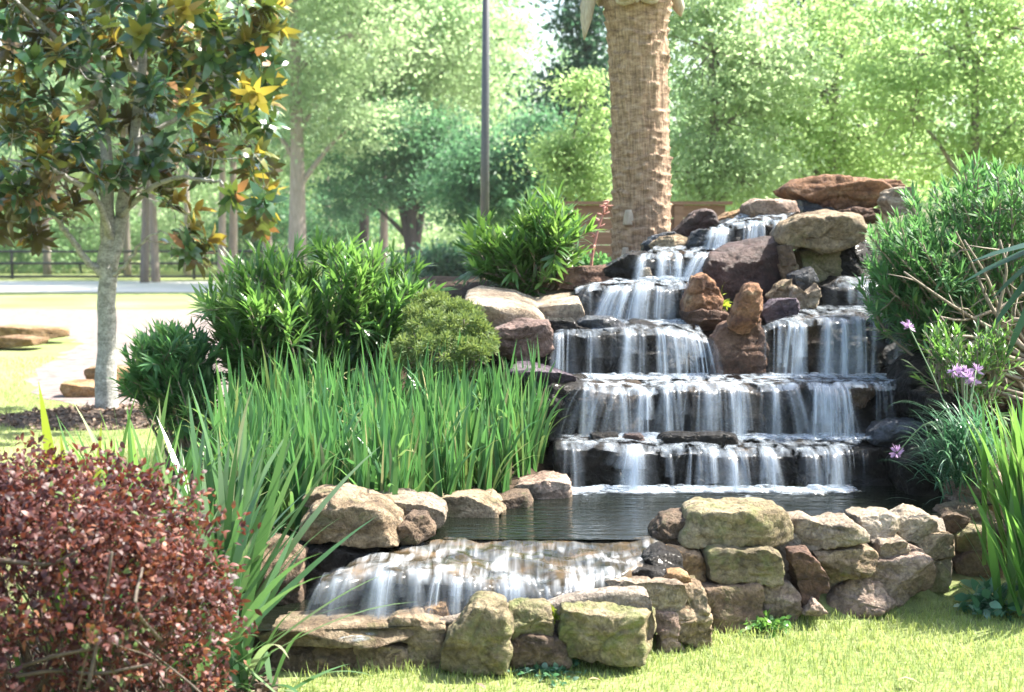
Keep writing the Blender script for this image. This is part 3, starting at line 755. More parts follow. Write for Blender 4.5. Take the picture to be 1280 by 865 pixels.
R('boulder', 'largest red boulder crowning the waterfall', 9.75, .8, 'red', [(981, 236), (1000, 226), (1025, 222), (1055, 222), (1090, 226), (1110, 232), (1106, 245), (1085, 262), (1050, 267), (1028, 264), (1003, 250), (986, 242)], flat=False, facets=5, e1=.3)
R('boulder', 'smaller red boulder behind the largest one', 10.1, .6, 'red', [(1086, 232), (1105, 225), (1122, 227), (1128, 236), (1108, 252), (1090, 252)])
R('rock', 'dark grey stone under the left end of the largest red boulder', 9.8, .5, 'slate', [(994, 252), (1015, 250), (1045, 266), (1060, 274), (1000, 276)])
R('rock', 'brown stone behind the cracked tan boulder', 9.6, .5, 'rust', [(1040, 266), (1070, 260), (1098, 262), (1104, 276), (1075, 282), (1045, 276)])
ledge('dark stone at the left of the top ledge', 9.44, 'wet', [(896, 288), (920, 280), (962, 280), (966, 316), (896, 318)], th_=.4)
ledge('grey green stone at the right of the top ledge', 9.46, 'wetbrown', [(956, 282), (985, 278), (992, 300), (986, 316), (960, 316)], th_=.4)
R('rock', 'pale rock among the oleander leaves right of the red boulders', 9.3, .5, 'pale', [(1108, 250), (1120, 236), (1145, 236), (1150, 262), (1120, 270)])
R('flat_rock', 'white flat slab showing behind the oleander stems', 8.9, .5, 'pale', [(1200, 270), (1215, 265), (1285, 266), (1300, 272), (1290, 280), (1215, 280)], rough=.4)
R('rock', 'pinkish rock behind the oleander stems at the photo edge', 8.4, .4, 'pink', [(1250, 318), (1268, 306), (1296, 308), (1298, 336), (1262, 340)])
R('boulder', 'pinkish brown boulder behind the strap leaf clump by the pond', 6.75, .4, 'pink', [(1190, 642), (1196, 612), (1215, 590), (1235, 584), (1256, 600), (1258, 648)])
# flat stones out on the gravel path
R('flat_rock', 'long flat brown stone lying on the gravel at the left', 22.6, .8, 'orange', [(-20, 412), (0, 409), (60, 411), (86, 412), (84, 420), (55, 424), (-20, 424)], rough=.5)
R('flat_rock', 'shorter flat brown stone in front of the long one', 21.2, .8, 'orange', [(-20, 424), (10, 422), (48, 424), (44, 432), (10, 435), (-20, 435)], rough=.5)
R('flat_rock', 'flat brown stone left of the magnolia trunk', 14.7, .45, 'orange', [(74, 481), (90, 478), (120, 479), (124, 494), (112, 501), (84, 496)], rough=.6)
R('flat_rock', 'brown stone half hidden behind the magnolia trunk', 15.4, .5, 'orange', [(106, 462), (125, 459), (172, 464), (172, 479), (112, 477)], rough=.6)
R('flat_rock', 'flat brown stone right of the magnolia trunk', 14.8, .45, 'orange', [(150, 480), (172, 477), (196, 484), (192, 499), (152, 499)], rough=.6)
# timber-coloured stone edging on top of the bank
R('stone_edging', 'straight tan stone edging along the top of the planted bank', 11.2, .25, 'pink', [(520, 352), (560, 350), (640, 351), (660, 353), (658, 360), (520, 361)], cat='edging', rough=.3)
R('rock', 'low tan rock on the bank in front of the edging', 9.6, .4, 'tan', [(600, 366), (620, 358), (650, 360), (655, 370), (610, 374)])
# ================================================================== falling water
def watermat(name, base_alpha, streak, lo, hi, col=(.66, .74, .82)):
    m, t, out = newmat(name); L = t.links.new
    at = N(t, "Attribute"); at.attribute_name = "dens"
    uv = N(t, "UVMap"); uv.uv_map = "UVMap"
    mp = N(t, "Mapping"); mp.inputs["Scale"].default_value = streak; L(uv.outputs[0], mp.inputs[0])
    n1 = N(t, "TexNoise"); n1.inputs["Scale"].default_value = 1; n1.inputs["Detail"].default_value = 4; n1.inputs["Roughness"].default_value = .6
    n1.inputs["Distortion"].default_value = .25
    L(mp.outputs[0], n1.inputs[0])
    r = N(t, "MapRange"); r.inputs[1].default_value = lo; r.inputs[2].default_value = hi; r.inputs[3].default_value = base_alpha; r.inputs[4].default_value = 1
    L(n1.outputs[0], r.inputs[0])
    mu = N(t, "Math"); mu.operation = 'MULTIPLY'; mu.use_clamp = True; L(r.outputs[0], mu.inputs[0]); L(at.outputs["Fac"], mu.inputs[1])
    d = N(t, "BsdfDiffuse"); d.inputs[0].default_value = (*col, 1)
    tr = N(t, "BsdfTranslucent"); tr.inputs[0].default_value = (*col, 1)
    gl = N(t, "BsdfGlossy"); gl.inputs["Roughness"].default_value = .18; gl.inputs[0].default_value = (.9, .9, .9, 1)
    m1 = N(t, "MixShader"); m1.inputs[0].default_value = .45; L(d.outputs[0], m1.inputs[1]); L(tr.outputs[0], m1.inputs[2])
    m2 = N(t, "MixShader"); m2.inputs[0].default_value = .12; L(m1.outputs[0], m2.inputs[1]); L(gl.outputs[0], m2.inputs[2])
    tp = N(t, "BsdfTransparent")
    m3 = N(t, "MixShader"); L(mu.outputs[0], m3.inputs[0]); L(tp.outputs[0], m3.inputs[1]); L(m2.outputs[0], m3.inputs[2])
    L(m3.outputs[0], out.inputs[0])
    return m
M['fall'] = watermat('falling_water', .15, (70, 2.2, 1), .36, .66)
M['film'] = watermat('stream_film', .0, (17, 7, 1), .41, .66)
M['foam'] = watermat('foam', .0, (16, 24, 1), .40, .62)

def strands(mb, lipf, Yl, basey, Yb, x0, x1, dens, lean=0.0, flare=.12, rs=None, back=.07):
    """one white band of falling water as many thin curved strands; x in photo px at the lip, turned to metres there"""
    mid = .5 * (x0 + x1); wpx = x1 - x0
    per = F / Yl                                             # px per metre here
    n = max(2, int(wpx / per / .0075 * (.3 + .7 * dens)))
    nsub = max(1, int(wpx / 8)); subs = rs.uniform(-.5, .5, nsub); sdens = rs.uniform(.35, 1.35, nsub); ssig = rs.choice([.8, 1.5, 3.0, 6.0], nsub)
    for k in range(n):
        ks = rs.randint(nsub)
        u = float(np.clip(subs[ks] + rs.normal() * ssig[ks] / max(wpx, 4), -.52, .52)) if n > 3 else (k + .5) / n - .5
        px = mid + u * wpx
        top = W(px, lipf(px), Yl)
        bx = px + lean + u * wpx * flare * 2 + rs.normal() * 1.2
        Ye = Yb - .03 - rs.uniform(0, .05)
        bot = W(bx, basey, Yb); bot[1] = Ye
        # a little run-up on the ledge, over the lip, then a ballistic arc
        pts = [top + np.array([0, back + .05, .014]), top + np.array([0, back * .4, .012]), top + np.array([0, -.012, .004])]
        nd = 9
        end = 1.0 if rs.uniform() < .65 else rs.uniform(.4, 1)
        for q in range(1, nd + 1):
            s_ = q / nd * end
            fall = s_ ** 1.45
            pts.append(np.array([top[0] + (bot[0] - top[0]) * s_ ** .8, top[1] - .012 + (Ye - top[1] + .012) * min(1, s_ ** .55), top[2] + (bot[2] - top[2]) * (.35 * s_ + .65 * fall)]))
        pts = np.array(pts)
        wq = rs.choice([.004, .008, .014, .024, .05]); wd = wq * rs.uniform(.7, 1.3) * (.7 + .6 * dens)
        tt = np.linspace(0, 1, len(pts))
        ww = wd * (.8 + .7 * tt)
        al = min(1.0, rs.uniform(.38, .95) * sdens[ks]) * dens * (.27 if wq > .04 else 1) * np.minimum(1, tt * 5 + .2) * (1 - .25 * tt)
        sx = np.array([1.0, .25 * rs.normal(), 0]); sx /= np.linalg.norm(sx)
        cols = np.array([-1, -.5, 0, .5, 1]); prof = np.array([0, .62, 1, .62, 0])
        v = pts[:, None, :] + (cols[None, :, None] * ww[:, None, None]) * sx
        v[:, :, 1] -= (1 - cols ** 2)[None, :] * ww[:, None] * .5          # rounded towards the viewer side
        de = al[:, None] * prof[None, :]
        ln = np.concatenate([[0], np.cumsum(np.linalg.norm(np.diff(pts, axis=0), axis=1))])
        uv = np.stack([np.repeat((top[0] + cols * .02)[None, :], len(pts), 0), np.repeat(ln[:, None], 5, 1) + rs.uniform(0, 9)], -1)
        i, j = np.meshgrid(np.arange(len(pts) - 1), np.arange(4), indexing='ij')
        f = np.stack([i * 5 + j, i * 5 + j + 1, (i + 1) * 5 + j + 1, (i + 1) * 5 + j], -1).reshape(-1, 4)
        mb.add(v.reshape(-1, 3), [f], 0, 0.0, de.reshape(-1), uv.reshape(-1, 2))

def sheetgrid(mb, front, back, nu, nv, drop, amp, dens, rs, lift=.02):
    """water running over a ledge: front / back edge polylines in metres, rounded over the lip by drop"""
    fr = np.stack([np.interp(np.linspace(0, 1, nu), np.linspace(0, 1, len(front)), np.asarray(front)[:, k]) for k in range(3)], 1)
    bk = np.stack([np.interp(np.linspace(0, 1, nu), np.linspace(0, 1, len(back)), np.asarray(back)[:, k]) for k in range(3)], 1)
    t = np.linspace(0, 1, nv)
    g_ = bk[None] + (fr - bk)[None] * t[:, None, None]
    q = g_.reshape(-1, 3) * np.array([7, 7, 0]) + rs.uniform(0, 99)
    g_[:, :, 2] += lift + amp * fbm(q, 3).reshape(nv, nu)
    rows = [g_]
    if drop > 0:
        e = g_[-1]
        for k, (dy, dz) in enumerate(((.018, -.01), (.03, -.035), (.036, -drop))):
            rows.append((e + np.array([0, -dy, dz]))[None])
    g2 = np.concatenate(rows, 0); nv2 = len(g2)
    i, j = np.meshgrid(np.arange(nv2 - 1), np.arange(nu - 1), indexing='ij')
    f = np.stack([i * nu + j, (i + 1) * nu + j, (i + 1) * nu + j + 1, i * nu + j + 1], -1).reshape(-1, 4)
    d = np.full((nv2, nu), dens, float)
    d[:, 0] = d[:, -1] = 0; d[0] *= .6; d[-1] = 0
    if drop > .045: d[:nv] *= np.clip(t * 2.2, 0, 1)[:, None]
    if drop > 0: d[-2] *= .6
    ln = np.concatenate([[0], np.cumsum(np.linalg.norm(np.diff(g2[:, nu // 2], axis=0), axis=1))])
    uv = np.stack([g2[:, :, 0], np.repeat(ln[:, None], nu, 1)], -1)
    mb.add(g2.reshape(-1, 3), [f], 0, 0.0, d.ravel(), uv.reshape(-1, 2))

def froth(mb, x0, x1, y, Y, rs, n=60, spread=.05, size=.03):
    """foam heaped where a fall lands: low overlapping lumps"""
    for k in range(n):
        px = rs.uniform(x0, x1)
        c = W(px, y, Y); c[1] -= abs(rs.normal()) * spread; c[0] += rs.normal() * .01
        a, b_ = size * rs.uniform(.5, 1.6), size * rs.uniform(.3, .8); hh = size * rs.uniform(.15, .45)
        ths = np.linspace(0, 2 * math.pi, 10, endpoint=False)
        v = [c + np.array([0, 0, hh])]
        for rr, zz in ((.55, .75), (1.0, 0)):
            for q in ths:
                v.append(c + np.array([math.cos(q) * a * rr, math.sin(q) * b_ * rr, hh * zz + .002]))
        v = np.array(v)
        ft = np.array([[0, 1 + q, 1 + (q + 1) % 10] for q in range(10)])
        fq_ = np.array([[1 + q, 11 + q, 11 + (q + 1) % 10, 1 + (q + 1) % 10] for q in range(10)])
        de = np.concatenate([[.95], np.full(10, .75), np.zeros(10)]) * rs.uniform(.5, 1)
        mb.add(v, [ft, fq_], 0, 0.0, de, v[:, :2] + rs.uniform(0, 5))

def waterfall(label, lip, Yl, basey, Yb, bands, film=None, foam=None, seed=1, foamn=60):
    rs = np.random.RandomState(seed)
    lx = [p[0] for p in lip]; ly = [p[1] for p in lip]
    lipf = lambda x: float(np.interp(x, lx, ly) + 4.5 * pnoise(np.array([[x / 24.0, seed * 3.3, .5]]))[0] + 2 * pnoise(np.array([[x / 8.0, seed * 5.3, .5]]))[0])
    mb = MB()
    for b_ in bands:
        strands(mb, lipf, Yl, basey, Yb, b_[0], b_[1], b_[2], b_[3] if len(b_) > 3 else 0, b_[4] if len(b_) > 4 else .08, rs)
    cen = W(.5 * (lx[0] + lx[-1]), basey, Yl)
    o = thing('waterfall', label, 'waterfall', cen)
    mb.build('falling_water', M['fall'], o, origin=cen)
    if film:
        (bx0, by0, bx1, by1, Yk, dn) = film
        m2 = MB()
        fr = [W(a, b_, Yl) for a, b_ in zip(np.linspace(lx[0], lx[-1], 12), [lipf(q) for q in np.linspace(lx[0], lx[-1], 12)])]
        bk = [W(a, b_, Yk) for a, b_ in ((bx0, by0), (bx1, by1))]
        sheetgrid(m2, fr, bk, 60, 12, .035, .010, dn * .85, rs)
        m2.build('stream_film', M['film'], o, origin=cen)
    if foam:
        m3 = MB()
        for (x0, x1) in foam:
            froth(m3, x0, x1, basey, Yb, rs, max(10, int(foamn * (x1 - x0) / 200))); froth(m3, x0, x1, basey - 2, Yb + .04, rs, max(8, int(.5 * foamn * (x1 - x0) / 200)), .09, .055)
        m3.build('foam', M['foam'], o, origin=cen)
    return o

waterfall('lowest row of thin falls dropping straight into the dark pool', [(698, 558), (773, 560), (830, 564), (900, 566), (1000, 566), (1070, 560)], 7.20, 612, 7.16,
          [(702, 708, .6, -4), (711, 724, .6, 2), (778, 816, 1.0, -4, .25), (832, 838, .3, 2), (862, 926, .85, 0, .06), (930, 936, .35), (954, 974, .95, 3), (994, 1024, .6, 0), (1024, 1046, .75, 0), (1056, 1066, .35), (1070, 1084, .3), (780, 1040, .06)],
          (700, 548, 1090, 546, 7.60, .62), [(760, 840), (850, 1060), (700, 760)], 11, 190)
waterfall('broad second row of falls stretching across the whole cascade', [(728, 486), (800, 488), (870, 486), (960, 484), (1040, 484), (1120, 484)], 7.58, 547, 7.54,
          [(732, 790, .55), (800, 816, 1.0), (818, 850, .6), (866, 920, .55), (922, 936, .95), (948, 976, .65), (1002, 1036, .85, -3), (1036, 1062, .75, 3), (1092, 1104, .4), (1104, 1128, .3), (732, 1062, .34)],
          (720, 471, 1140, 470, 8.22, .95), [(740, 1090)], 12, 130)
waterfall('left third row fall with separate bright strands', [(693, 418), (740, 415), (790, 413), (850, 413), (884, 424)], 8.22, 472, 8.18,
          [(697, 714, .9, -2), (733, 746, .7), (763, 769, .45), (783, 812, .85), (817, 828, .95, 4), (834, 848, .95, 8), (852, 882, 1.0, 6, .15), (740, 880, .1)],
          (715, 403, 868, 402, 8.80, .55), [(697, 885)], 13, 130)
waterfall('right third row fall forming a wide bluish veil', [(953, 412), (975, 404), (1035, 402), (1090, 399), (1146, 412)], 8.20, 472, 8.16,
          [(956, 1000, .6), (988, 1002, .95, -6), (1032, 1062, .95, -3), (1062, 1092, .75), (1092, 1146, .7), (1030, 1146, .34)],
          (1000, 386, 1120, 386, 8.72, .6), [(950, 1145)], 14, 130)
waterfall('fourth row fall spreading left over a dark ledge', [(718, 366), (745, 361), (800, 358), (870, 360)], 8.80, 405, 8.76,
          [(724, 736, .4), (756, 800, .95, -18, .2), (796, 832, 1.0, -6, .15), (832, 842, .5), (850, 864, .5, 2), (730, 850, .25, -8)],
          (770, 352, 890, 350, 9.14, .9), [(740, 870)], 15, 120)
waterfall('fifth row fall curling around a brown green stone', [(800, 324), (830, 319), (858, 319), (892, 318)], 9.12, 351, 9.08,
          [(800, 813, .9, -4), (818, 836, .95, -1), (846, 858, .85, -3), (866, 892, 1.0, -18)],
          (820, 312, 905, 310, 9.38, .85), [(800, 880)], 16, 100)
waterfall('topmost fall pouring from below the pink flat rock', [(896, 286), (925, 279), (960, 279), (985, 278)], 9.38, 312, 9.34,
          [(893, 922, 1.0, -8), (929, 935, .7), (938, 952, 1.0, -4), (958, 978, .6)],
          (925, 271, 1000, 268, 9.74, .95), [(892, 960)], 17, 100)
waterfall('small misty fall beside the oleander', [(1040, 360), (1080, 356), (1118, 362)], 8.70, 390, 8.68,
          [(1058, 1090, .6), (1090, 1115, .5), (1040, 1060, .25)], (1050, 350, 1110, 348, 8.95, .6), [(1040, 1110)], 18, 80)
# lower cascade out of the pond
lipL = [(402, 730), (425, 722), (470, 716), (520, 716), (570, 718), (615, 729), (680, 730), (735, 730)]
waterfall('wide glassy lower cascade spilling from the pool into the front basin', lipL, 5.46, 779, 5.42,
          [(402, 430, .85, -14, .2), (436, 488, 1.0, -12, .1), (492, 500, .5), (512, 522, .65), (546, 602, .9, -4), (615, 662, .8), (680, 692, .85), (697, 712, .5), (713, 732, .85), (405, 725, .2)],
          None, [(392, 500), (540, 600)], 19, 110)
# the glassy run from the pond to the lip of the lower cascade
m, t, out = newmat('glassy_run'); L = t.links.new
uv = N(t, "UVMap"); uv.uv_map = "UVMap"
mp = N(t, "Mapping"); mp.inputs["Scale"].default_value = (34, 3.2, 1); mp.inputs["Rotation"].default_value = (0, 0, .38); L(uv.outputs[0], mp.inputs[0])
n1 = N(t, "TexNoise"); n1.inputs["Scale"].default_value = 1; n1.inputs["Detail"].default_value = 4; n1.inputs["Distortion"].default_value = .5; L(mp.outputs[0], n1.inputs[0])
n2 = N(t, "TexNoise"); n2.inputs["Scale"].default_value = 5.5; n2.inputs["Detail"].default_value = 3; n2.inputs["Distortion"].default_value = .6; L(uv.outputs[0], n2.inputs[0])
r2 = ramp(t, [(.40, (.0, .0, .0)), (.66, (1, 1, 1))]); L(n2.outputs[0], r2.inputs[0])
r1 = ramp(t, [(.36, (.0, .0, .0)), (.52, (.22, .22, .22)), (.74, (.75, .75, .75))]); L(n1.outputs[0], r1.inputs[0])
r = N(t, "Math"); r.operation = 'MULTIPLY'; L(r1.outputs[0], r.inputs[0]); L(r2.outputs[0], r.inputs[1])
at = N(t, "Attribute"); at.attribute_name = "dens"
mu = N(t, "Math"); mu.operation = 'MULTIPLY'; L(r.outputs[0], mu.inputs[0]); L(at.outputs["Fac"], mu.inputs[1])
n3 = N(t, "TexNoise"); n3.inputs["Scale"].default_value = 7; n3.inputs["Detail"].default_value = 5; L(uv.outputs[0], n3.inputs[0])
rb_ = ramp(t, [(.38, (.018, .02, .016)), (.55, (.05, .038, .022)), (.70, (.13, .085, .045))]); L(n3.outputs[0], rb_.inputs[0])
gl = N(t, "BsdfPrincipled"); gl.inputs["Roughness"].default_value = .12; gl.inputs["IOR"].default_value = 1.33; gl.inputs["Specular IOR Level"].default_value = .4; L(rb_.outputs[0], gl.inputs["Base Color"])
bp = N(t, "Bump"); bp.inputs["Strength"].default_value = .35; bp.inputs["Distance"].default_value = .03; L(n1.outputs[0], bp.inputs["Height"]); L(bp.outputs[0], gl.inputs["Normal"])
d = N(t, "BsdfDiffuse"); d.inputs[0].default_value = (.82, .86, .9, 1)
mx = N(t, "MixShader"); L(mu.outputs[0], mx.inputs[0]); L(gl.outputs[0], mx.inputs[1]); L(d.outputs[0], mx.inputs[2]); L(mx.outputs[0], out.inputs[0])
M['run'] = m
mb = MB()
EDGE = [(402, 728, 5.46), (425, 720, 5.46), (470, 714, 5.46), (520, 714, 5.46), (570, 716, 5.46), (615, 727, 5.46), (680, 728, 5.46), (732, 727, 5.47), (770, 718, 5.56), (800, 708, 5.68), (828, 698, 5.80)]
ee = np.array(EDGE)
fr = [W(a, np.interp(a, ee[:, 0], ee[:, 1]), np.interp(a, ee[:, 0], ee[:, 2])) for a in np.linspace(402, 828, 40)]
bk = [W(a, b_, 5.99) for a, b_ in ((470, 684), (520, 678), (560, 675), (640, 675), (720, 675), (828, 676))]
sheetgrid(mb, fr, bk, 90, 30, .05, .016, 1.0, np.random.RandomState(4), lift=.006)
cen = W(610, 720, 5.7)
o = mb.build('stream_run', M['run'], origin=cen)
tag(o, kind='structure'); o.name = 'stream_water'
# ================================================================== planting near the water
M['iris'] = leafmat('iris_leaf', [(0, (.036, .115, .045)), (.5, (.066, .18, .062)), (.85, (.12, .235, .065)), (.93, (.22, .27, .08)), (1, (.38, .34, .18))], trans=(.15, .38, .09), tfac=.38, rough=.35, spec=.5)
M['strap'] = leafmat('strap_leaf', [(0, (.04, .105, .04)), (.6, (.08, .165, .065)), (.92, (.16, .24, .11)), (1, (.38, .37, .23))], trans=(.16, .36, .09), tfac=.3, rough=.32, spec=.6)
M['lime'] = leafmat('lime_leaf', [(0, (.16, .26, .03)), (1, (.30, .36, .06))], trans=(.5, .6, .05), tfac=.5, rough=.35)
M['daylily'] = leafmat('daylily_leaf', [(0, (.05, .15, .035)), (.6, (.10, .23, .055)), (.9, (.20, .31, .08)), (1, (.42, .40, .22))], trans=(.24, .46, .08), tfac=.4, rough=.35)
M['mondo'] = leafmat('mondo_leaf', [(0, (.05, .15, .08)), (.7, (.10, .23, .13)), (1, (.24, .34, .24))], trans=(.1, .3, .12), tfac=.3, rough=.3, spec=.6)
M['oleander'] = leafmat('oleander_leaf', [(0, (.034, .10, .03)), (.5, (.066, .165, .048)), (.85, (.11, .21, .06)), (1, (.24, .32, .10))], trans=(.24, .48, .08), tfac=.44, rough=.34, spec=.6)
M['oleander2'] = leafmat('oleander_leaf_cool', [(0, (.032, .10, .042)), (.5, (.062, .165, .064)), (.9, (.09, .20, .07)), (1, (.22, .32, .09))], trans=(.20, .46, .12), tfac=.44, rough=.5, spec=.4)
M['oleander3'] = leafmat('oleander_leaf_bright', [(0, (.04, .11, .03)), (.5, (.075, .18, .05)), (.85, (.14, .26, .07)), (1, (.26, .34, .12))], trans=(.28, .52, .08), tfac=.42, rough=.32, spec=.6)
M['juniper'] = leafmat('juniper_leaf', [(0, (.08, .145, .04)), (.6, (.155, .225, .07)), (1, (.27, .32, .12))], trans=(.28, .36, .08), tfac=.35, rough=.6)
M['barberry'] = leafmat('barberry_leaf', [(0, (.020, .007, .008)), (.35, (.055, .017, .016)), (.6, (.105, .036, .030)), (.76, (.18, .070, .055)), (.87, (.24, .10, .04)), (.93, (.28, .14, .11)), (.965, (.06, .10, .03)), (1, (.09, .15, .04))], trans=(.32, .08, .04), tfac=.24, rough=.5, spec=.4)
M['stem'] = plainmat('woody_stem', [(.3, (.14, .11, .08)), (.7, (.30, .25, .19))], scale=30, bump=.6, dist=.004)
M['darkstem'] = plainmat('dark_stem', [(.3, (.05, .038, .028)), (.7, (.13, .10, .075))], scale=30, bump=.6, dist=.004)
M['lilac'] = leafmat('lilac_petal', [(0, (.45, .28, .50)), (1, (.62, .45, .66))], trans=(.6, .4, .65), tfac=.4, rough=.6)
M['redstalk'] = plainmat('red_stalk', [(.3, (.40, .16, .12)), (.7, (.55, .28, .22))], scale=20, bump=.2)
M['deadleaf'] = leafmat('dead_leaf', [(0, (.34, .24, .13)), (1, (.55, .42, .26))], trans=(.5, .35, .15), tfac=.3, rough=.7)
rs = np.random.RandomState(21)

# ---- irises: one plant per fan
def iris_mesh(seed, nb, L0):
    r = np.random.RandomState(seed); s = MB()
    az0 = r.uniform(0, math.pi)
    sgn = np.where(r.uniform(size=nb) < .5, 0, math.pi)
    off = r.uniform(-.045, .045, nb)
    P = np.stack([np.cos(az0) * off, np.sin(az0) * off, np.full(nb, -.02)], 1) + r.normal(size=(nb, 3)) * [.012, .012, 0]
    Ln = L0 * r.uniform(.62, 1.12, nb)
    blades(s, P, az0 + sgn + r.normal(size=nb) * .5, np.abs(r.normal(size=nb)) * .13, Ln, r.uniform(.018, .034, nb), np.abs(r.normal(size=nb)) * .28 + .03 + (r.uniform(size=nb) < .10) * r.uniform(.6, 2.0, nb), 6, 0, r.uniform(0, 1, nb) ** 1.1, r, twist=r.normal(size=nb) * .8)
    k = r.randint(1, 4)
    if k:
        blades(s, P[:k], r.uniform(0, 6.3, k), r.uniform(.2, .6, k), L0 * r.uniform(.5, .9, k), np.full(k, .018), r.uniform(.6, 1.6, k), 6, 0, r.uniform(.8, 1, k), r)
    o = s.build('iris_plant', M['iris'])
    return o
protos = [iris_mesh(300 + k, 15 + k % 4, .54) for k in range(8)]
spots = []
tries = 0
while len(spots) < 122 and tries < 14000:
    tries += 1
    y = rs.uniform(6.30, 7.75); x = rs.uniform(-1.55, .26)
    lim = np.interp(y, [6.3, 6.6, 7.0, 7.35, 7.8], [-.48, -.27, -.04, .15, .2])
    if x > lim - .03 or x < -1.36 - .12 * (y - 6.3) + .35 * max(0, 6.7 - y): continue
    if all((x - a) ** 2 + (y - b_) ** 2 > .0115 for a, b_ in spots): spots.append((x, y))
spots.sort(key=lambda q: q[1])
for k, (x, y) in enumerate(spots):
    p = protos[k % 8]
    o = p if k < 8 else p.copy()
    if k >= 8: COL.objects.link(o)
    o.location = (x, y, max(.30, float(terrain(x, y))))
    o.rotation_euler = (0, 0, rs.uniform(0, 6.3)); q = rs.uniform(.85, 1.12) * (1.04 if x < -.1 else .98); o.scale = (q, q, q)
    tag(o, 'upright green iris fan in the dense iris bed beside the pond', 'iris plant', 'irises in the bed left of the pond')

# ---- strap leaf clumps by the hedge
def strap_clump(name, label, loc, n, L0, wd, lean, curl, mat, cat, seed, az=None, nseg=9):
    r = np.random.RandomState(seed); s = MB()
    P = np.array(loc) + r.normal(size=(n, 3)) * [.065, .065, .0]
    a = r.uniform(0, 2 * math.pi, n) if az is None else r.normal(az[0], az[1], n)
    blades(s, P, a, r.uniform(lean[0], lean[1], n), L0 * r.uniform(.6, 1.15, n), wd * r.uniform(.7, 1.2, n), r.uniform(curl[0], curl[1], n), nseg, 0, None, r, twist=r.normal(size=n) * .35, fold=.25)
    o = s.build(name, M[mat], origin=loc)
    return tag(o, label, cat)
bz = W(300, 800, 5.15)
strap_clump('strap_leaf_plant', 'large clump of long arching strap leaves between the burgundy hedge and the small cascade', (-1.10, 4.98, .05), 60, .84, .040, (.1, 1.05), (.2, .8), 'strap', 'strap leaf plant', 5)
strap_clump('strap_leaf_plant', 'fan of stiff grey green leaves rising just behind the burgundy hedge', (-1.16, 5.45, .08), 70, .90, .040, (.05, .65), (.05, .45), 'strap', 'strap leaf plant', 6)
strap_clump('strap_leaf_plant', 'low yellow green strap leaves behind the top of the hedge', (-1.52, 5.8, .08), 110, .86, .034, (.05, .7), (.1, .6), 'daylily', 'strap leaf plant', 8)
strap_clump('strap_leaf_plant', 'small strap leaves drooping onto the lawn beside the front capstone', (-.95, 5.0, 0), 34, .40, .022, (.4, 1.4), (.4, 1.2), 'strap', 'strap leaf plant', 9)
strap_clump('strap_leaf_plant', 'strap leaves seen through the gaps of the burgundy hedge', (-1.45, 4.75, 0), 60, .62, .028, (.1, .9), (.2, .9), 'daylily', 'strap leaf plant', 11)
c = G(100, 700, .25)
s = MB()
pt = W(92, 575, 4.75)
blades(s, np.array([[pt[0] - .02, 4.75, .35], [pt[0] + .02, 4.75, .35], [pt[0] + .06, 4.76, .35], [pt[0] + .09, 4.75, .35]]), np.array([math.pi, math.pi, 0.1, .2]), np.array([.10, .09, .02, .55]), np.array([.80, .62, .66, .5]), np.array([.060, .052, .034, .022]), np.array([.06, .05, .12, .4]), 7, 0, None, rs, twist=np.array([1.3, 1.5, 1.4, 1.2]), fold=.1)
tag(s.build('iris_plant', M['lime'], origin=(pt[0], 4.75, .35)), 'lone lime green iris fan standing up behind the left of the hedge', 'iris plant')

# ---- plants on the right of the pond
strap_clump('daylily_plant', 'tall bright green leaf clump at the right edge by the stone wall', (2.30, 6.18, .18), 150, .74, .038, (.0, .32), (.03, .55), 'daylily', 'daylily', 12)
strap_clump('daylily_plant', 'shorter bright leaf clump at the foot of the wall end', (2.24, 6.02, .03), 80, .62, .034, (.05, .5), (.1, .8), 'daylily', 'daylily', 13)
strap_clump('daylily_plant', 'bright leaf clump behind the tall one at the right edge', (2.5, 6.6, .3), 60, .52, .034, (.0, .55), (.05, .7), 'daylily', 'daylily', 14)
# mondo-like garlic foliage hanging over the water
r = np.random.RandomState(31); s = MB(); n = 560
loc = np.array([2.20, 6.85, .52])
P = loc + r.normal(size=(n, 3)) * [.075, .07, .08]
blades(s, P, r.uniform(1.6, 5.6, n), r.uniform(.2, 1.2, n), r.uniform(.16, .33, n), r.uniform(.006, .012, n), r.uniform(.7, 1.9, n), 7, 0, None, r)
gl_ = s.build('garlic_plant', M['mondo'], origin=loc)
tag(gl_, 'fine leaved clump with lilac flowers hanging over the pond at the right', 'garlic plant')
gl_["_org"] = [float(q) for q in loc]
def umbel(c, n=26, size=.035, seed=0):
    r = np.random.RandomState(seed); s = MB()
    d = nrm(r.normal(size=(n, 3)) + [0, 0, .5])
    leaves(s, c + d * .008, d, np.roll(d, 1, 1), size * r.uniform(.7, 1.2, n), size * .35, .1, 0, None, rs=r)
    s.build('flower', M['lilac'], gl_, origin=c)
def stalk(a, b_, bow, seed):
    s = MB(); a = np.asarray(a); b_ = np.asarray(b_)
    tube(s, curve([a, (a + b_) / 2 + bow, b_], 8), [.004] * 9 if False else .0035, 5)
    s.build('stalk', M['mondo_stem'], gl_, origin=a)
    umbel(b_, seed=seed)
M['mondo_stem'] = plainmat('green_stalk', [(.3, (.10, .17, .08)), (.7, (.18, .26, .13))], scale=20, bump=.1)
for k, (px, py, Y) in enumerate([(1205, 466, 7.0), (1216, 478, 7.05), (1209, 472, 6.95), (1193, 464, 7.0), (1136, 408, 7.1), (1121, 566, 6.85), (1220, 463, 7.0)]):
    stalk(loc + [0.0, 0, .05], W(px, py, Y), np.array([0, 0, .03 if k != 5 else .16]), 50 + k)

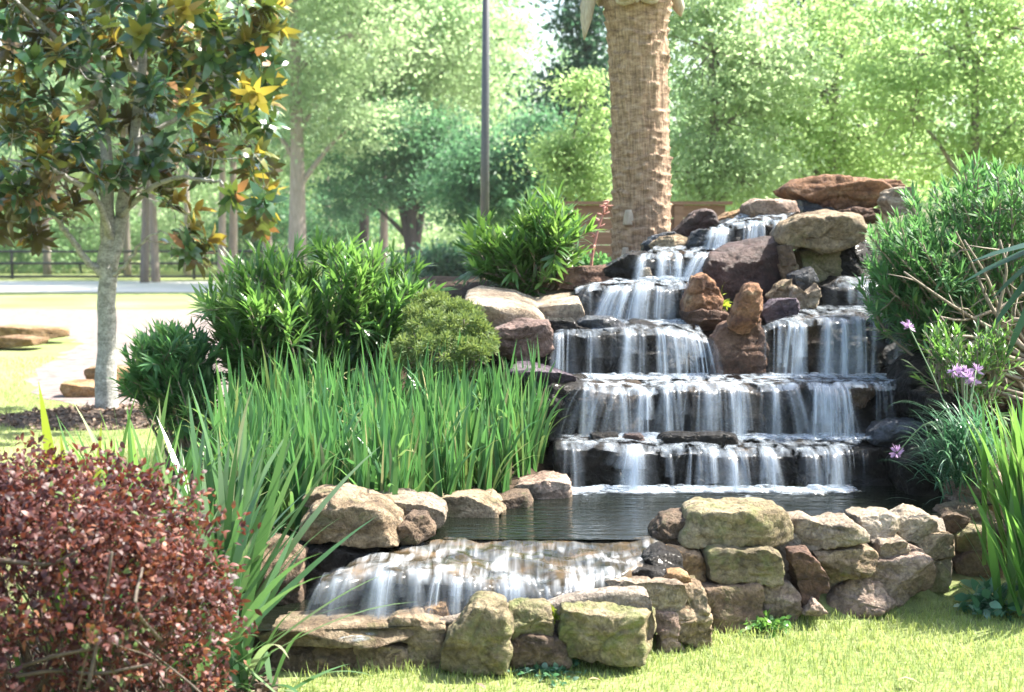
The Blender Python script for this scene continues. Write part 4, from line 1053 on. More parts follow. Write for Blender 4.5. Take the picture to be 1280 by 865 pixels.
# ---- oleanders
def stems_and_tips(base, tips, r, bow, rad, s, mi, spread=.03):
    for tp in tips:
        b_ = np.asarray(base) + np.array([r.normal() * spread, r.normal() * spread, -.02])
        mid = b_ * .45 + tp * .55 + np.array([(tp[0] - b_[0]) * bow, (tp[1] - b_[1]) * bow, -.02 * abs(tp[0] - b_[0])]) + r.normal(size=3) * .03
        p = curve([b_, mid, tp], 8)
        tube(s, p, np.linspace(rad * r.uniform(.7, 1.3), rad * .3, len(p)), 5, mi, cap=False)
        yield p

def oleander(label, cat, base, ells, ntips, leafL, leafW, matl, seed, stemmat='stem', perbranch=34, side=3, stemrad=.010, shell=.55, spread=.06, name='oleander_shrub'):
    r = np.random.RandomState(seed)
    root = thing(name, label, cat, base)
    st, lf = MB(), MB()
    vol = np.array([e[3] * e[4] * e[5] for e in ells]) ** (2 / 3); vol = vol / vol.sum()
    tips = []
    for _ in range(ntips):
        e = ells[r.choice(len(ells), p=vol)]
        d = nrm(r.normal(size=3)); q = r.uniform(shell ** 3, 1) ** (1 / 3)
        tips.append(np.array(e[:3]) + d * q * np.array(e[3:6]))
    for p in stems_and_tips(base, tips, r, .12, stemrad, st, 0, spread):
        # last stretch carries leaves, with a few side sprigs
        shoots = [(p[-4:], perbranch)]
        for q in range(side):
            k = r.randint(3, len(p) - 1)
            d = nrm(nrm(p[k] - p[k - 1]) * .6 + r.normal(size=3) * .55 + [0, 0, .25]); ln = r.uniform(.08, .20)
            sp = np.array([p[k], p[k] + d * ln * .5, p[k] + d * ln + [0, 0, .02]])
            tube(st, sp, [.004, .003, .002], 4, cap=False)
            shoots.append((sp, perbranch // 2))
        for sp, nl in shoots:
            t = r.uniform(0, 1, nl) ** .6
            L0 = np.linspace(0, 1, len(sp))
            P = np.stack([np.interp(t, L0, sp[:, k]) for k in range(3)], 1)
            ax = nrm(sp[-1] - sp[0])
            rd = r.normal(size=(nl, 3)); rd = nrm(rd - (rd @ ax)[:, None] * ax)
            up = .35 + 1.1 * t[:, None]
            D = nrm(rd * (1.25 - .6 * t[:, None]) + ax * up + [0, 0, .15])
            Nn = np.cross(np.cross(D, ax + [.01, .02, .9]), D)
            rn = np.clip(r.uniform(0, .8) + r.normal(size=nl) * .12 + .25 * t ** 3, 0, 1)
            leaves(lf, P, D, Nn, leafL * r.uniform(.6, 1.15, nl), leafW * r.uniform(.75, 1.2, nl), r.uniform(.02, .3, nl), 0, rn, rs=r)
    st.build('stems', M[stemmat], root, origin=base)
    lf.build('foliage', M[matl], root, origin=base)
    return root
bigb = W(385, 500, 8.6)
e1_ = W(330, 395, 8.5); e2_ = W(425, 380, 8.7); e3_ = W(490, 385, 8.8); e4_ = W(380, 440, 8.6)
oleander('wide bushy oleander behind the iris bed', 'oleander', (bigb[0], 8.6, .5), [(*e1_, .36, .45, .38), (*e2_, .42, .45, .40), (*e3_, .30, .40, .34), (*e4_, .42, .4, .3)], 200, .145, .021, 'oleander', 41, perbranch=30)
sb = W(248, 560, 8.3); s1_ = W(215, 460, 8.3)
oleander('smaller dark oleander sprawling left of the wide one', 'oleander', (sb[0], 8.3, .3), [(*s1_, .26, .32, .24), (*W(195, 445, 8.3), .13, .2, .15)], 75, .12, .018, 'oleander2', 42, perbranch=30)
ub = W(672, 360, 9.4)
oleander('light green oleander beside the palm on top of the bank', 'oleander', (ub[0], 9.4, 1.25), [(*W(650, 308, 9.4), .30, .3, .19), (*W(690, 292, 9.4), .18, .25, .15), (*W(606, 292, 9.4), .13, .2, .09), (*W(650, 335, 9.4), .25, .25, .12)], 62, .15, .023, 'oleander3', 43, perbranch=26, spread=.03)
rb = W(1290, 470, 8.0)
oleander('large feathery oleander with bare stems right of the falls', 'oleander', (rb[0], 8.0, .72), [(*W(1120, 330, 7.9), .24, .3, .30), (*W(1150, 285, 8.1), .28, .35, .22), (*W(1235, 240, 8.2), .42, .4, .18), (*W(1150, 392, 8.0), .17, .3, .15), (*W(1165, 390, 7.9), .25, .3, .2)], 165, .095, .014, 'oleander2', 44, perbranch=32, side=5, stemrad=.013, shell=.3, spread=.12)
oleander('small leafy sprig low beside the lilac flowers', 'shrub', (2.35, 7.35, .55), [(*W(1210, 425, 7.3), .2, .2, .13)], 30, .07, .011, 'oleander', 45, perbranch=22, spread=.05, name='leafy_shrub')
# bare forked branches leaning left from the right edge
s = MB(); r = np.random.RandomState(5)
b0 = W(1300, 455, 7.7)
for q in ([(1275, 430), (1240, 385), (1215, 330), (1195, 290)], [(1270, 428), (1220, 400), (1180, 375), (1130, 340)], [(1262, 420), (1235, 350), (1205, 300)], [(1280, 400), (1240, 415), (1190, 440), (1150, 436)],
          [(1290, 370), (1250, 385), (1205, 400), (1170, 395)], [(1268, 440), (1230, 425), (1200, 420), (1160, 428)], [(1250, 440), (1248, 390), (1258, 340), (1250, 300)], [(1285, 475), (1240, 462), (1210, 455)]):
    pp = [b0] + [W(a, b_, 7.7 - .05 * k + r.normal() * .05) for k, (a, b_) in enumerate(q)]
    p = curve(pp, 14); tube(s, p, np.linspace(.016, .005, len(p)), 6)
    for k in range(5):
        i0 = r.randint(4, len(p) - 1); d = nrm(r.normal(size=3) + [-.6, -.2, .3]); ln = r.uniform(.08, .2)
        tube(s, np.array([p[i0], p[i0] + d * ln * .5 + r.normal(size=3) * .01, p[i0] + d * ln]), [.005, .004, .002], 4)
tag(s.build('bare_shrub', M['stem'], origin=b0), 'leafless pale forked branches leaning left below the large oleander', 'shrub')
# big dark bladed leaves at the right edge
s = MB()
pb = W(1330, 300, 7.2)
for (ex, ey, wd) in ((1196, 346, .07), (1208, 320, .07), (1222, 420, .06), (1240, 465, .06), (1230, 372, .06)):
    e = W(ex, ey, 7.3); D = nrm((e - pb)[None])[0]; ln = np.linalg.norm(e - pb)
    leaves(s, [pb], [D], [[0, -.35, 1]], ln, wd, .08, 0, [.2], fold=.2)
M['yucca'] = leafmat('yucca_leaf', [(0, (.015, .05, .028)), (1, (.03, .085, .05))], trans=(.08, .2, .08), tfac=.15, rough=.4, spec=.4)
tag(s.build('yucca_plant', M['yucca'], origin=pb), 'dark broad sword shaped leaves entering from the right edge', 'yucca')

# ---- lumpy low juniper left of the falls
r = np.random.RandomState(77); s = MB()
jc = [(548, 412, 8.0, .15, .09), (580, 412, 7.9, .13, .09), (602, 424, 7.85, .08, .07), (525, 436, 7.9, .14, .10), (560, 442, 7.75, .18, .10), (556, 392, 8.3, .15, .07), (530, 402, 8.3, .12, .08), (592, 446, 7.7, .11, .10), (506, 446, 8.0, .11, .09), (580, 394, 8.2, .09, .05), (540, 380, 8.5, .12, .05)]
for (px, py, Y, rx, rz) in jc:
    c0 = W(px, py, Y)
    for k in range(26):
        d = nrm(r.normal(size=3) + [0, -.3, .4]); c1 = c0 + d * np.array([rx, rx, rz]) * r.uniform(.7, 1)
        n = 70
        dd = nrm(r.normal(size=(n, 3)) + d * .9)
        rn = np.clip(r.uniform(.1, .8) + r.normal(size=n) * .15, 0, 1)
        cards(s, c1 + dd * r.uniform(.005, .035, n)[:, None], dd, r.normal(size=(n, 3)), r.uniform(.018, .034, n), r.uniform(.006, .010, n), 0, rn)
jb = np.array([W(560, 440, 7.9)[0], 7.95, .6])
jt = thing('juniper_shrub', 'low lumpy yellow green ground shrub between the irises and the flat slab', 'shrub', jb)
s.build('foliage', M['juniper'], jt, origin=jb)
s = MB()
for (px, py, Y, rx, rz) in jc:
    c0 = W(px, py, Y)
    p = curve([jb + [0, 0, -.1], (jb + c0) / 2 + [0, 0, .02], c0], 6); tube(s, p, np.linspace(.015, .006, len(p)), 5)
    for k in range(7):
        d = nrm(r.normal(size=3)); tube(s, np.array([c0, c0 + d * [rx * .5, rx * .5, rz * .5], c0 + d * [rx * .9, rx * .9, rz * .9]]), [.005, .004, .002], 4)
s.build('stems', M['darkstem'], jt, origin=jb)
# ---- small ground plants near the edging and the palm
def tuft(name, label, loc, n, rad, hh, L0, W0, mat, seed, cat='plant', group=None):
    r = np.random.RandomState(seed); s = MB()
    d = nrm(r.normal(size=(n, 3)) * [1, 1, .6] + [0, 0, .5])
    P = np.array(loc) + d * r.uniform(.2, 1, n)[:, None] * np.array([rad, rad, hh])
    for q in P[:: max(1, n // 160)]:
        tube(s, np.array([np.array(loc) - [0, 0, .02], (np.array(loc) + q) / 2 + [0, 0, .01], q]), [.002, .0016, .001], 3, cap=False)
    leaves(s, P, nrm(d + r.normal(size=(n, 3)) * .6), r.normal(size=(n, 3)) + [0, 0, 1.2], L0 * r.uniform(.6, 1.2, n), W0 * r.uniform(.7, 1.2, n), .15, 0, None, rs=r)
    return tag(s.build(name, M[mat], origin=loc), label, cat, group)
tuft('low_shrub', 'small dark green shrub in front of the brown fence beside the palm', (*W(735, 330, 11.3)[:2], 1.38), 500, .2, .16, .06, .03, 'oleander2', 61, 'shrub')
tuft('ground_plant', 'low yellow green plant along the bank edging', (*W(575, 368, 9.4)[:2], 1.17), 500, .28, .07, .05, .02, 'daylily', 62)
tuft('leafy_sprig', 'bright green sprig growing between the orange and purple rocks', W(901, 385, 8.7), 26, .03, .14, .06, .02, 'lime', 63)
tuft('leafy_sprig', 'tiny green sprig in a crack of the front wall', W(694, 770, 5.3), 14, .02, .03, .03, .014, 'lime', 64)
tuft('leafy_plant', 'leafy weed at the foot of the wall beside the bright leaf clump', (2.1, 6.1, .02), 160, .16, .12, .07, .035, 'mondo', 65)
tuft('leafy_plant', 'small clover like plant in front of the tilted red slab', (*G(1000, 768, .0)[:2], .02), 160, .10, .06, .03, .022, 'daylily', 66)
tuft('leafy_plant', 'small clover like plant in front of the brown block', (*G(955, 788, .0)[:2], .02), 160, .12, .06, .03, .022, 'daylily', 67)
tuft('leafy_plant', 'yellow green weed at the foot of the wall under the pink boulder', (*G(1185, 745, .0)[:2], .02), 170, .12, .08, .03, .02, 'daylily', 68)
tuft('leafy_plant', 'dark weed in the shade under the mossy front block', (*G(680, 842, .0)[:2], .01), 120, .16, .03, .03, .022, 'mondo', 69)
# red flower stalk by the palm
s = MB(); b0 = W(738, 342, 10.0)
p = curve([b0, W(741, 315, 10.0), W(748, 285, 10.0), W(756, 262, 10.0), W(761, 250, 10.0)], 12); tube(s, p, np.linspace(.012, .006, len(p)), 6)
for k in range(22):
    i0 = rs.randint(3, len(p)); d = nrm(rs.normal(size=3) * [1, .6, .4]); tube(s, np.array([p[i0], p[i0] + d * .025, p[i0] + d * .05 + [0, 0, .008]]), [.004, .008, .003], 5)
tag(s.build('flower_stalk', M['redstalk'], origin=b0), 'thin reddish flower stalk standing left of the palm trunk', 'flower stalk')

# ---- burgundy hedge in the left foreground
r = np.random.RandomState(9)
hb = np.array([-1.35, 4.25, 0.0])
hd = thing('burgundy_hedge', 'clipped burgundy leaved bush with bare lower twigs in the near left', 'hedge', hb)
lf, st = MB(), MB()
hc, hr = np.array([-1.50, 4.35, .42]), np.array([.64, .58, .515])
tips = []
nt_ = 2300
d = nrm(r.normal(size=(nt_, 3)) * [1, 1, .9] + [0, -.15, .42])
ex = np.sign(d) * np.abs(d) ** .88
ex = ex / np.maximum(1e-6, (np.abs(ex) ** 2.15).sum(1, keepdims=True) ** (1 / 2.15))
cl = hc + ex * hr * (1 + .05 * fbm(ex * 2.4 + 5, 3))[:, None] * (r.uniform(.16, 1.0, nt_) ** .33)[:, None]
keep = (ex[:, 2] > -.15) | (r.uniform(size=nt_) < .85)
thin = fbm(cl * 4.2 + 3, 2)
keep &= ~((ex[:, 2] < .12) & (thin > .05) & (ex[:, 0] < .62) & (r.uniform(size=nt_) < .8))
sh = r.choice(len(cl), 150, replace=False); up_ = ex[sh, 2] > -.1
cl[sh[up_]] = hc + ex[sh[up_]] * hr * r.uniform(1.0, 1.13, up_.sum())[:, None]
cl = cl[keep]; ex = ex[keep]
for c1, e in zip(cl, ex):
    n = r.randint(9, 17)
    ax = nrm(e * .8 + r.normal(size=3) * .4 + [0, 0, .3])
    P = c1 + r.normal(size=(n, 3)) * .022
    D = nrm(ax + r.normal(size=(n, 3)) * .75)
    rn = np.clip(r.beta(2, 2.6) + r.normal(size=n) * .17 + .06 * e[2], 0, 1)
    leaves(lf, P, D, r.normal(size=(n, 3)) + [0, 0, 1.0] + e * .6, r.uniform(.015, .036, n), r.uniform(.009, .019, n), .25, 0, rn, fold=.2, rs=r)
for c1 in cl[r.choice(len(cl), 130, replace=False)]:
    b_ = hb + np.array([r.normal() * .18, r.normal() * .14 + .1, 0])
    p = curve([b_, (b_ + c1) / 2 + r.normal(size=3) * .06, c1], 8); tube(st, p, np.linspace(.006, .0015, len(p)), 5, cap=False)
for q in ([(-30, 855), (60, 822), (150, 800), (205, 745)], [(0, 700), (60, 705), (95, 690)], [(20, 845), (70, 838), (120, 842), (190, 830)], [(110, 860), (128, 770), (140, 690)], [(200, 800), (170, 760), (178, 710)]):
    p = curve([W(a, b_, 3.95 + .05 * r.normal()) for a, b_ in q], 12); tube(st, p, np.linspace(.007, .004, len(p)), 6)
lf.build('foliage', M['barberry'], hd, origin=hb)
st.build('stems', M['darkstem'], hd, origin=hb)

# ---- lawn blades
r = np.random.RandomState(3)
M['grass'] = leafmat('grass_blade', [(0, (.12, .20, .05)), (.5, (.21, .29, .085)), (.85, (.32, .36, .14)), (1, (.48, .46, .27))], trans=(.5, .58, .16), tfac=.45, rough=.5, spec=.3)
wall_x = np.array([-3, -1.0, -.55, .0, .4, .75, 1.0, 1.5, 2.1, 3.0, 6]); wall_y = np.array([5.0, 5.0, 5.18, 5.26, 5.45, 5.72, 5.85, 6.0, 6.28, 6.5, 6.8])
n = 90000
x = r.uniform(-1.4, 3.6, n); y = 3.9 + (7.0 - 3.9) * r.uniform(0, 1, n)
ok = y < np.interp(x, wall_x, wall_y) + .03
x, y = x[ok], y[ok]
ok = ~((x < -.75) & (y > 4.3) & (x < -.95 + .12 * (y - 4)))
x, y = x[ok], y[ok]
n = len(x)
patch = fbm(np.stack([x * 1.3, y * 1.3, x * 0], 1), 3)
s = MB()
blades(s, np.stack([x, y, np.full(n, -.003)], 1), r.uniform(0, 6.3, n), r.uniform(.05, .9, n), r.uniform(.022, .05, n) * (1 + .35 * patch) * (1 + 1.1 * np.exp(-np.clip(np.interp(x, wall_x, wall_y) - y, 0, 9) / .05) * r.uniform(0, 1, n)), r.uniform(.0025, .0045, n), r.uniform(.1, 1.2, n), 3, 0, np.clip(.5 + .36 * patch + r.normal(size=n) * .22, 0, 1), r)
tag(s.build('grass', M['grass']), kind='stuff')
# coarser tufts on the far lawn around the magnolia
n = 45000
x = r.uniform(-9, -1.2, n); y = r.uniform(6.2, 20, n)
zz = terrain(x, y)
PATH = g((28, 490), (48, 462), (88, 438), (100, 425), (300, 420), (420, 395), (420, 440), (330, 500), (300, 528), (230, 523), (150, 512), (70, 504))
ok = (zz < .12) & ~in_poly(PATH, x, y) & ~((x + 3.75) ** 2 / 1.1 + (y - 13.1) ** 2 / .8 < .9)
x, y, zz = x[ok], y[ok], zz[ok]; n = len(x)
patch = fbm(np.stack([x * .6, y * .6, x * 0], 1), 3)
s = MB()
blades(s, np.stack([x, y, zz - .003], 1), r.uniform(0, 6.3, n), r.uniform(.1, .9, n), r.uniform(.03, .055, n), r.uniform(.005, .009, n), r.uniform(.1, 1.2, n), 2, 0, np.clip(.6 + .25 * patch + r.normal(size=n) * .2, 0, 1), r)
tag(s.build('grass', M['grass']), kind='stuff')
# bark chips around the magnolia
s = MB(); n = 2600
a = r.uniform(0, 6.283, n); q = np.sqrt(r.uniform(0, 1, n))
P = np.stack([-3.72 + np.cos(a) * q * .98, 13.0 + np.sin(a) * q * .85, .07 * (1 - q ** 2) + .008 + 0 * a], 1)
D = nrm(r.normal(size=(n, 3)) * [1, 1, .3])
cards(s, P, D, r.normal(size=(n, 3)) * .5 + [0, 0, 1], r.uniform(.03, .08, n), r.uniform(.015, .04, n), 0)
M['chips'] = leafmat('bark_chips', [(0, (.09, .055, .04)), (.6, (.20, .14, .10)), (1, (.34, .26, .19))], trans=(.1, .07, .05), tfac=.05, rough=.9)
tag(s.build('bark_mulch', M['chips']), kind='stuff')
s = MB(); k = 40; rr = np.linspace(0, 1, 8); aa = np.linspace(0, 6.2832, k, endpoint=False)
v = np.stack([-3.72 + np.outer(rr, np.cos(aa)) * 1.0, 13.0 + np.outer(rr, np.sin(aa)) * .87, np.repeat((.07 * (1 - rr ** 2) + .001)[:, None], k, 1)], -1).reshape(-1, 3)
i, j = np.meshgrid(np.arange(7), np.arange(k), indexing='ij'); j2 = (j + 1) % k
s.add(v, [np.stack([i * k + j, (i + 1) * k + j, (i + 1) * k + j2, i * k + j2], -1).reshape(-1, 4)])
tag(s.build('mulch_mound', M['soil']), kind='structure')

# shaded bark litter under the hedge and the strap leaves
sheet('soil', [(-2.6, 3.5), (-2.6, 5.3), (-1.9, 5.75), (-1.2, 5.75), (-.9, 5.25), (-.82, 4.9), (-.92, 4.4), (-1.0, 3.5)], .006, M['soil'], .06, 14, res=8)
s = MB(); n = 5200
P = np.stack([r.uniform(-2.5, -.84, n), r.uniform(3.6, 5.6, n), r.uniform(.008, .03, n)], 1)
P = P[P[:, 0] < -.86 - .14 * np.abs(P[:, 1] - 4.9)]
n = len(P)
cards(s, P, nrm(r.normal(size=(n, 3)) * [1, 1, .35]), r.normal(size=(n, 3)) * .5 + [0, 0, 1], r.uniform(.02, .06, n), r.uniform(.008, .025, n), 0)
tag(s.build('bark_mulch', M['chips']), kind='stuff')
# dead blades and litter lying among the iris bases
s = MB(); n = 420
xx = r.uniform(-1.4, .2, n); yy = r.uniform(6.25, 7.5, n)
kp = xx < np.interp(yy, [6.3, 6.6, 7.0, 7.35, 7.8], [-.48, -.27, -.04, .15, .2]) - .22
xx, yy = xx[kp], yy[kp]; n = len(xx)
P = np.stack([xx, yy, np.maximum(.30, terrain(xx, yy)) + .02], 1)
leaves(s, P, nrm(r.normal(size=(n, 3)) * [1, 1, .25] + [0, 0, .12]), r.normal(size=(n, 3)) * .3 + [0, 0, 1], r.uniform(.08, .3, n), r.uniform(.008, .018, n), .1, 0, None, rs=r)
tag(s.build('leaf_litter', M['deadleaf']), kind='stuff')
def fallen(label, px, py, ln, mat, seed):
    q = np.random.RandomState(seed); s = MB(); c = G(px, py, .03); a = q.uniform(0, 6.28)
    leaves(s, [c], [[math.cos(a), math.sin(a), .15]], [[.2, .1, 1]], ln, ln * .5, .25, 0, [.3], fold=.3)
    tag(s.build('fallen_leaf', M[mat], origin=c), label, 'leaf')
fallen('single rusty fallen leaf on the lawn near the lower right corner', 1122, 850, .075, 'magrust' if 'magrust' in M else 'deadleaf', 4)
fallen('dark fallen leaf on the lawn below the upright lichen boulder', 592, 856, .06, 'chips', 6)
fallen('pale dry leaf on the lawn in front of the mossy front block', 735, 850, .05, 'deadleaf', 9)
# ================================================================== magnolia
M['mag'] = leafmat('magnolia_leaf', [(0, (.016, .055, .028)), (.5, (.034, .10, .042)), (.85, (.08, .16, .05)), (1, (.17, .23, .06))], trans=(.24, .34, .04), tfac=.18, rough=.24, spec=.7, under=(.09, .06, .025))
M['maggold'] = leafmat('magnolia_backlit_new_leaf', [(0, (.09, .13, .025)), (.35, (.17, .18, .03)), (.7, (.27, .22, .045)), (1, (.30, .18, .06))], trans=(.58, .46, .06), tfac=.42, rough=.3, spec=.5, under=(.36, .20, .06))  # sunlight through new leaves and rusty undersides, put into the gold colour
M['magrust'] = leafmat('magnolia_rust', [(0, (.16, .08, .03)), (1, (.34, .18, .07))], trans=(.5, .25, .08), tfac=.3, rough=.55)
M['magbark'] = rockmat('magnolia_bark', [(.28, .28, .25), (.45, .45, .41), (.60, .59, .55)], stainamt=.55, stain=(.10, .10, .08), scale=9, bump=.5)
r = np.random.RandomState(15)
mbase = np.array([-3.75, 13.2, 0.0]); MY = 13.2
mg = thing('magnolia_tree', 'young magnolia with glossy dark leaves and shoots coloured a backlit gold on the left lawn', 'tree', mbase)
tk, lf, fl = MB(), MB(), MB()
stemsdef = [([(134, 525), (133, 440), (134, 345), (133, 290), (133, 200), (127, 90), (122, -60), (118, -190)], [.115, .088, .082, .068, .055, .042, .03, .015], 0),
            ([(136, 340), (150, 270), (166, 190), (176, 100), (184, 10), (190, -120)], [.07, .06, .05, .04, .03, .012], .12),
            ([(132, 345), (108, 325), (90, 300), (74, 278), (55, 255), (20, 230)], [.045, .032, .028, .024, .018, .01], -.3),
            ([(137, 350), (158, 330), (175, 305), (200, 288)], [.022, .018, .014, .009], -.2),
            ([(150, 270), (190, 235), (230, 222), (270, 228), (300, 232)], [.03, .024, .018, .013, .008], -.4),
            ([(133, 240), (90, 200), (40, 160), (-30, 130)], [.045, .035, .025, .012], .3),
            ([(172, 130), (220, 90), (270, 50), (330, 30)], [.035, .025, .018, .01], .1),
            ([(128, 120), (80, 60), (30, 10), (-40, -40)], [.04, .03, .02, .01], -.4),
            ([(168, 180), (215, 150), (265, 130), (310, 118)], [.03, .022, .016, .009], .3),
            ([(140, 300), (120, 250), (70, 215), (10, 200)], [.035, .028, .02, .01], -.7),
            ([(175, 100), (160, 60), (230, 0), (280, -50)], [.03, .03, .02, .01], -.5)]
nodes = []
for pp, rad, dy in stemsdef:
    P = [W(a, b_, MY + dy * k / (len(pp) - 1) * 1.8) for k, (a, b_) in enumerate(pp)]
    p = curve(P, 5 * len(P)); rr = np.interp(np.linspace(0, 1, len(p)), np.linspace(0, 1, len(rad)), rad)
    p[1:-1] += r.normal(size=(len(p) - 2, 3)) * .008
    tube(tk, p, rr, 12 if rad[0] > .05 else 7)
    nodes += [(q, s_) for q, s_ in zip(p, rr) if s_ < .075]
nodeP = np.array([q for q, _ in nodes])
clusters = []
key = [(335, 38, 1), (350, 36, 1), (310, 45, 0), (318, 62, 0), (215, 85, 1), (238, 92, 1), (262, 95, 1), (290, 100, 1), (305, 112, 1), (328, 112, 1), (338, 125, 1), (280, 140, 0), (300, 145, 0), (322, 158, 0),
       (250, 165, 1), (268, 178, 1), (305, 185, 1), (322, 190, 1), (310, 210, 1), (338, 236, 1), (330, 258, 1), (318, 275, 0), (330, 282, 2), (220, 250, 1), (245, 262, 1), (240, 285, 1), (262, 300, 1), (235, 310, 0), (222, 300, 2), (250, 318, 0),
       (50, 205, 1), (100, 205, 1), (78, 205, 0), (40, 150, 1), (70, 150, 1), (10, 150, 1), (20, 265, 0), (5, 275, 0), (35, 285, 0), (120, 215, 1), (185, 205, 0), (200, 215, 0), (160, 145, 0), (95, 255, 0), (60, 235, 0),
       (170, 230, 0), (205, 240, 0), (150, 215, 0), (130, 232, 0), (48, 300, 0), (185, 180, 0), (235, 190, 0), (255, 215, 0), (215, 55, 1), (245, 40, 1), (265, 30, 1), (300, 10, 1), (330, 5, 0), (345, 8, 1), (210, 8, 1), (90, 8, 1)]
for px, py, kd in key:
    clusters.append((W(px, py, MY + r.uniform(-.5, .3)), kd))
for _ in range(500):
    px = r.uniform(-110, 345); py = r.uniform(-170, 325)
    if px > 215 and py > 130 and r.uniform() < .7: continue
    if px > 270 and py < 30 and r.uniform() < .5: continue
    if py > 262 and 55 < px: continue
    if py > 295: continue
    if 95 < px < 175 and py > 225: continue
    kd = 1 if r.uniform() < (.4 if px > 230 else .18) else 0  # backlit gold clusters come more often on the right side
    clusters.append((W(px, py, MY + r.uniform(-1.3, 1.3)), kd))
clusters.sort(key=lambda q: float(np.min(np.linalg.norm(nodeP - q[0], axis=1))))
for c1, kd in clusters:
    dd = np.linalg.norm(nodeP - c1, axis=1) + .6 * np.maximum(0, nodeP[:, 2] - c1[2]); k = int(np.argmin(dd))
    b_ = nodeP[k]; ax = nrm((c1 - b_)[None])[0]
    ax = nrm((ax + [0, 0, .55] + r.normal(size=3) * .25)[None])[0]
    mid = (b_ + c1) / 2 + np.array([0, 0, -.05]) + r.normal(size=3) * .03
    p = curve([b_, mid, c1], 8); tube(tk, p, np.linspace(min(.010, .005 + .004 * np.linalg.norm(c1 - b_)), .003, len(p)), 5, cap=False)
    nodeP = np.vstack([nodeP, p[2:-2] if len(p) > 5 else p[1:2]])
    n = r.randint(13, 20)
    t = np.linspace(0, 1, n); a = t * n * 2.4 + r.uniform(0, 6)
    u = nrm(np.cross(ax, [.3, .8, .1])[None])[0]; v_ = np.cross(ax, u)
    rad = u * np.cos(a)[:, None] + v_ * np.sin(a)[:, None]
    op = (1.25 - 1.0 * t)[:, None]
    D = nrm(rad * op + ax * (1.15 - op) + r.normal(size=(n, 3)) * .15 - [0, 0, .12])
    Nn = ax * 1.0 - rad * .3
    P = c1 - ax * (.10 * (1 - t))[:, None] + rad * .008
    if kd == 1: mi = np.where(t + r.normal(size=n) * .15 > .45, 1, 0)
    elif kd == 2: mi = np.where(t > .4, 2, 0)
    else: mi = np.where(r.uniform(size=n) < .03, 2, 0)
    rn = np.clip(r.uniform(.1, .8) + r.normal(size=n) * .22, 0, 1)
    leaves(lf, P, D, Nn, r.uniform(.13, .21, n), r.uniform(.062, .090, n), r.uniform(.05, .5, n), mi, rn, fold=.18, rs=r)
tk.build('trunk', M['magbark'], mg, origin=mbase)
lf.build('crown', [M['mag'], M['maggold'], M['magrust']], mg, origin=mbase)
M['fadedflower'] = leafmat('faded_petal', [(0, (.50, .30, .13)), (1, (.66, .46, .24))], trans=(.7, .5, .2), tfac=.4, rough=.6)
s = MB(); c1 = W(48, 238, 12.5); n = 9; a = np.linspace(0, 6.28, n, endpoint=False)
leaves(s, np.repeat(c1[None], n, 0), np.stack([np.cos(a), -.5 + 0 * a, np.sin(a) * .7 + .1], 1), np.repeat([[0, -1, .3]], n, 0), .11, .06, .2, 0, None, rs=r)
s.build('flower', M['fadedflower'], mg, origin=c1)

# ================================================================== palm
M['palmbark'] = None
m, t, out = newmat('palm_bark'); L = t.links.new
uv = N(t, "UVMap"); uv.uv_map = "UVMap"
mp = N(t, "Mapping"); mp.inputs["Scale"].default_value = (9, 16, 1); L(uv.outputs[0], mp.inputs[0])
n1 = N(t, "TexNoise"); n1.inputs["Scale"].default_value = 1.6; n1.inputs["Detail"].default_value = 6; n1.inputs["Roughness"].default_value = .7; L(mp.outputs[0], n1.inputs[0])
mp2 = N(t, "Mapping"); mp2.inputs["Scale"].default_value = (90, 7, 1); L(uv.outputs[0], mp2.inputs[0])
n2 = N(t, "TexNoise"); n2.inputs["Scale"].default_value = 1.0; n2.inputs["Detail"].default_value = 4; L(mp2.outputs[0], n2.inputs[0])
r1 = ramp(t, [(.32, (.16, .10, .065)), (.5, (.36, .25, .165)), (.68, (.53, .40, .29))]); L(n1.outputs[0], r1.inputs[0])
r2 = ramp(t, [(.35, (.62, .6, .57)), (.65, (1.15, 1.12, 1.1))]); L(n2.outputs[0], r2.inputs[0])
mu = N(t, "Mix"); mu.data_type = 'RGBA'; mu.blend_type = 'MULTIPLY'; mu.inputs[0].default_value = .9; L(r1.outputs[0], mu.inputs[6]); L(r2.outputs[0], mu.inputs[7])
b = N(t, "BsdfPrincipled"); b.inputs["Roughness"].default_value = .9; L(mu.outputs[2], b.inputs["Base Color"])
ad = N(t, "Math"); ad.operation = 'ADD'; L(n1.outputs[0], ad.inputs[0]); L(n2.outputs[0], ad.inputs[1])
bp = N(t, "Bump"); bp.inputs["Strength"].default_value = .9; bp.inputs["Distance"].default_value = .02; L(ad.outputs[0], bp.inputs["Height"]); L(bp.outputs[0], b.inputs["Normal"])
L(b.outputs[0], out.inputs[0]); M['palmbark'] = m
r = np.random.RandomState(8)
PY = 10.6; pbx = W(802, 330, PY)[0]; pb = np.array([pbx, PY, 1.25])
pm = thing('palm_tree', 'thick palm trunk with ringed fibrous bark behind the waterfall', 'tree', pb)
nz, na = 260, 96
zz = np.linspace(1.2, 4.25, nz); aa = np.linspace(0, 2 * math.pi, na, endpoint=False)
rad = np.interp(zz, [1.2, 1.45, 1.9, 2.6, 3.15, 3.36, 4.25], [.235, .222, .214, .212, .218, .242, .26])
cx = pbx + np.interp(zz, [1.2, 2.0, 3.0, 3.6, 4.25], [0, -.005, -.035, -.06, -.07])
ZZ, AA = np.meshgrid(zz, aa, indexing='ij')
ringid = (ZZ + .05 * np.sin(ZZ * 3.1)) / .075 + 1.1 * pnoise(np.stack([AA.ravel() * 1.1, 0 * AA.ravel(), ZZ.ravel() * 1.5], 1)).reshape(AA.shape) + AA / (2 * math.pi)
fr_ = ringid - np.floor(ringid)
lip_ = fr_ ** 2.2
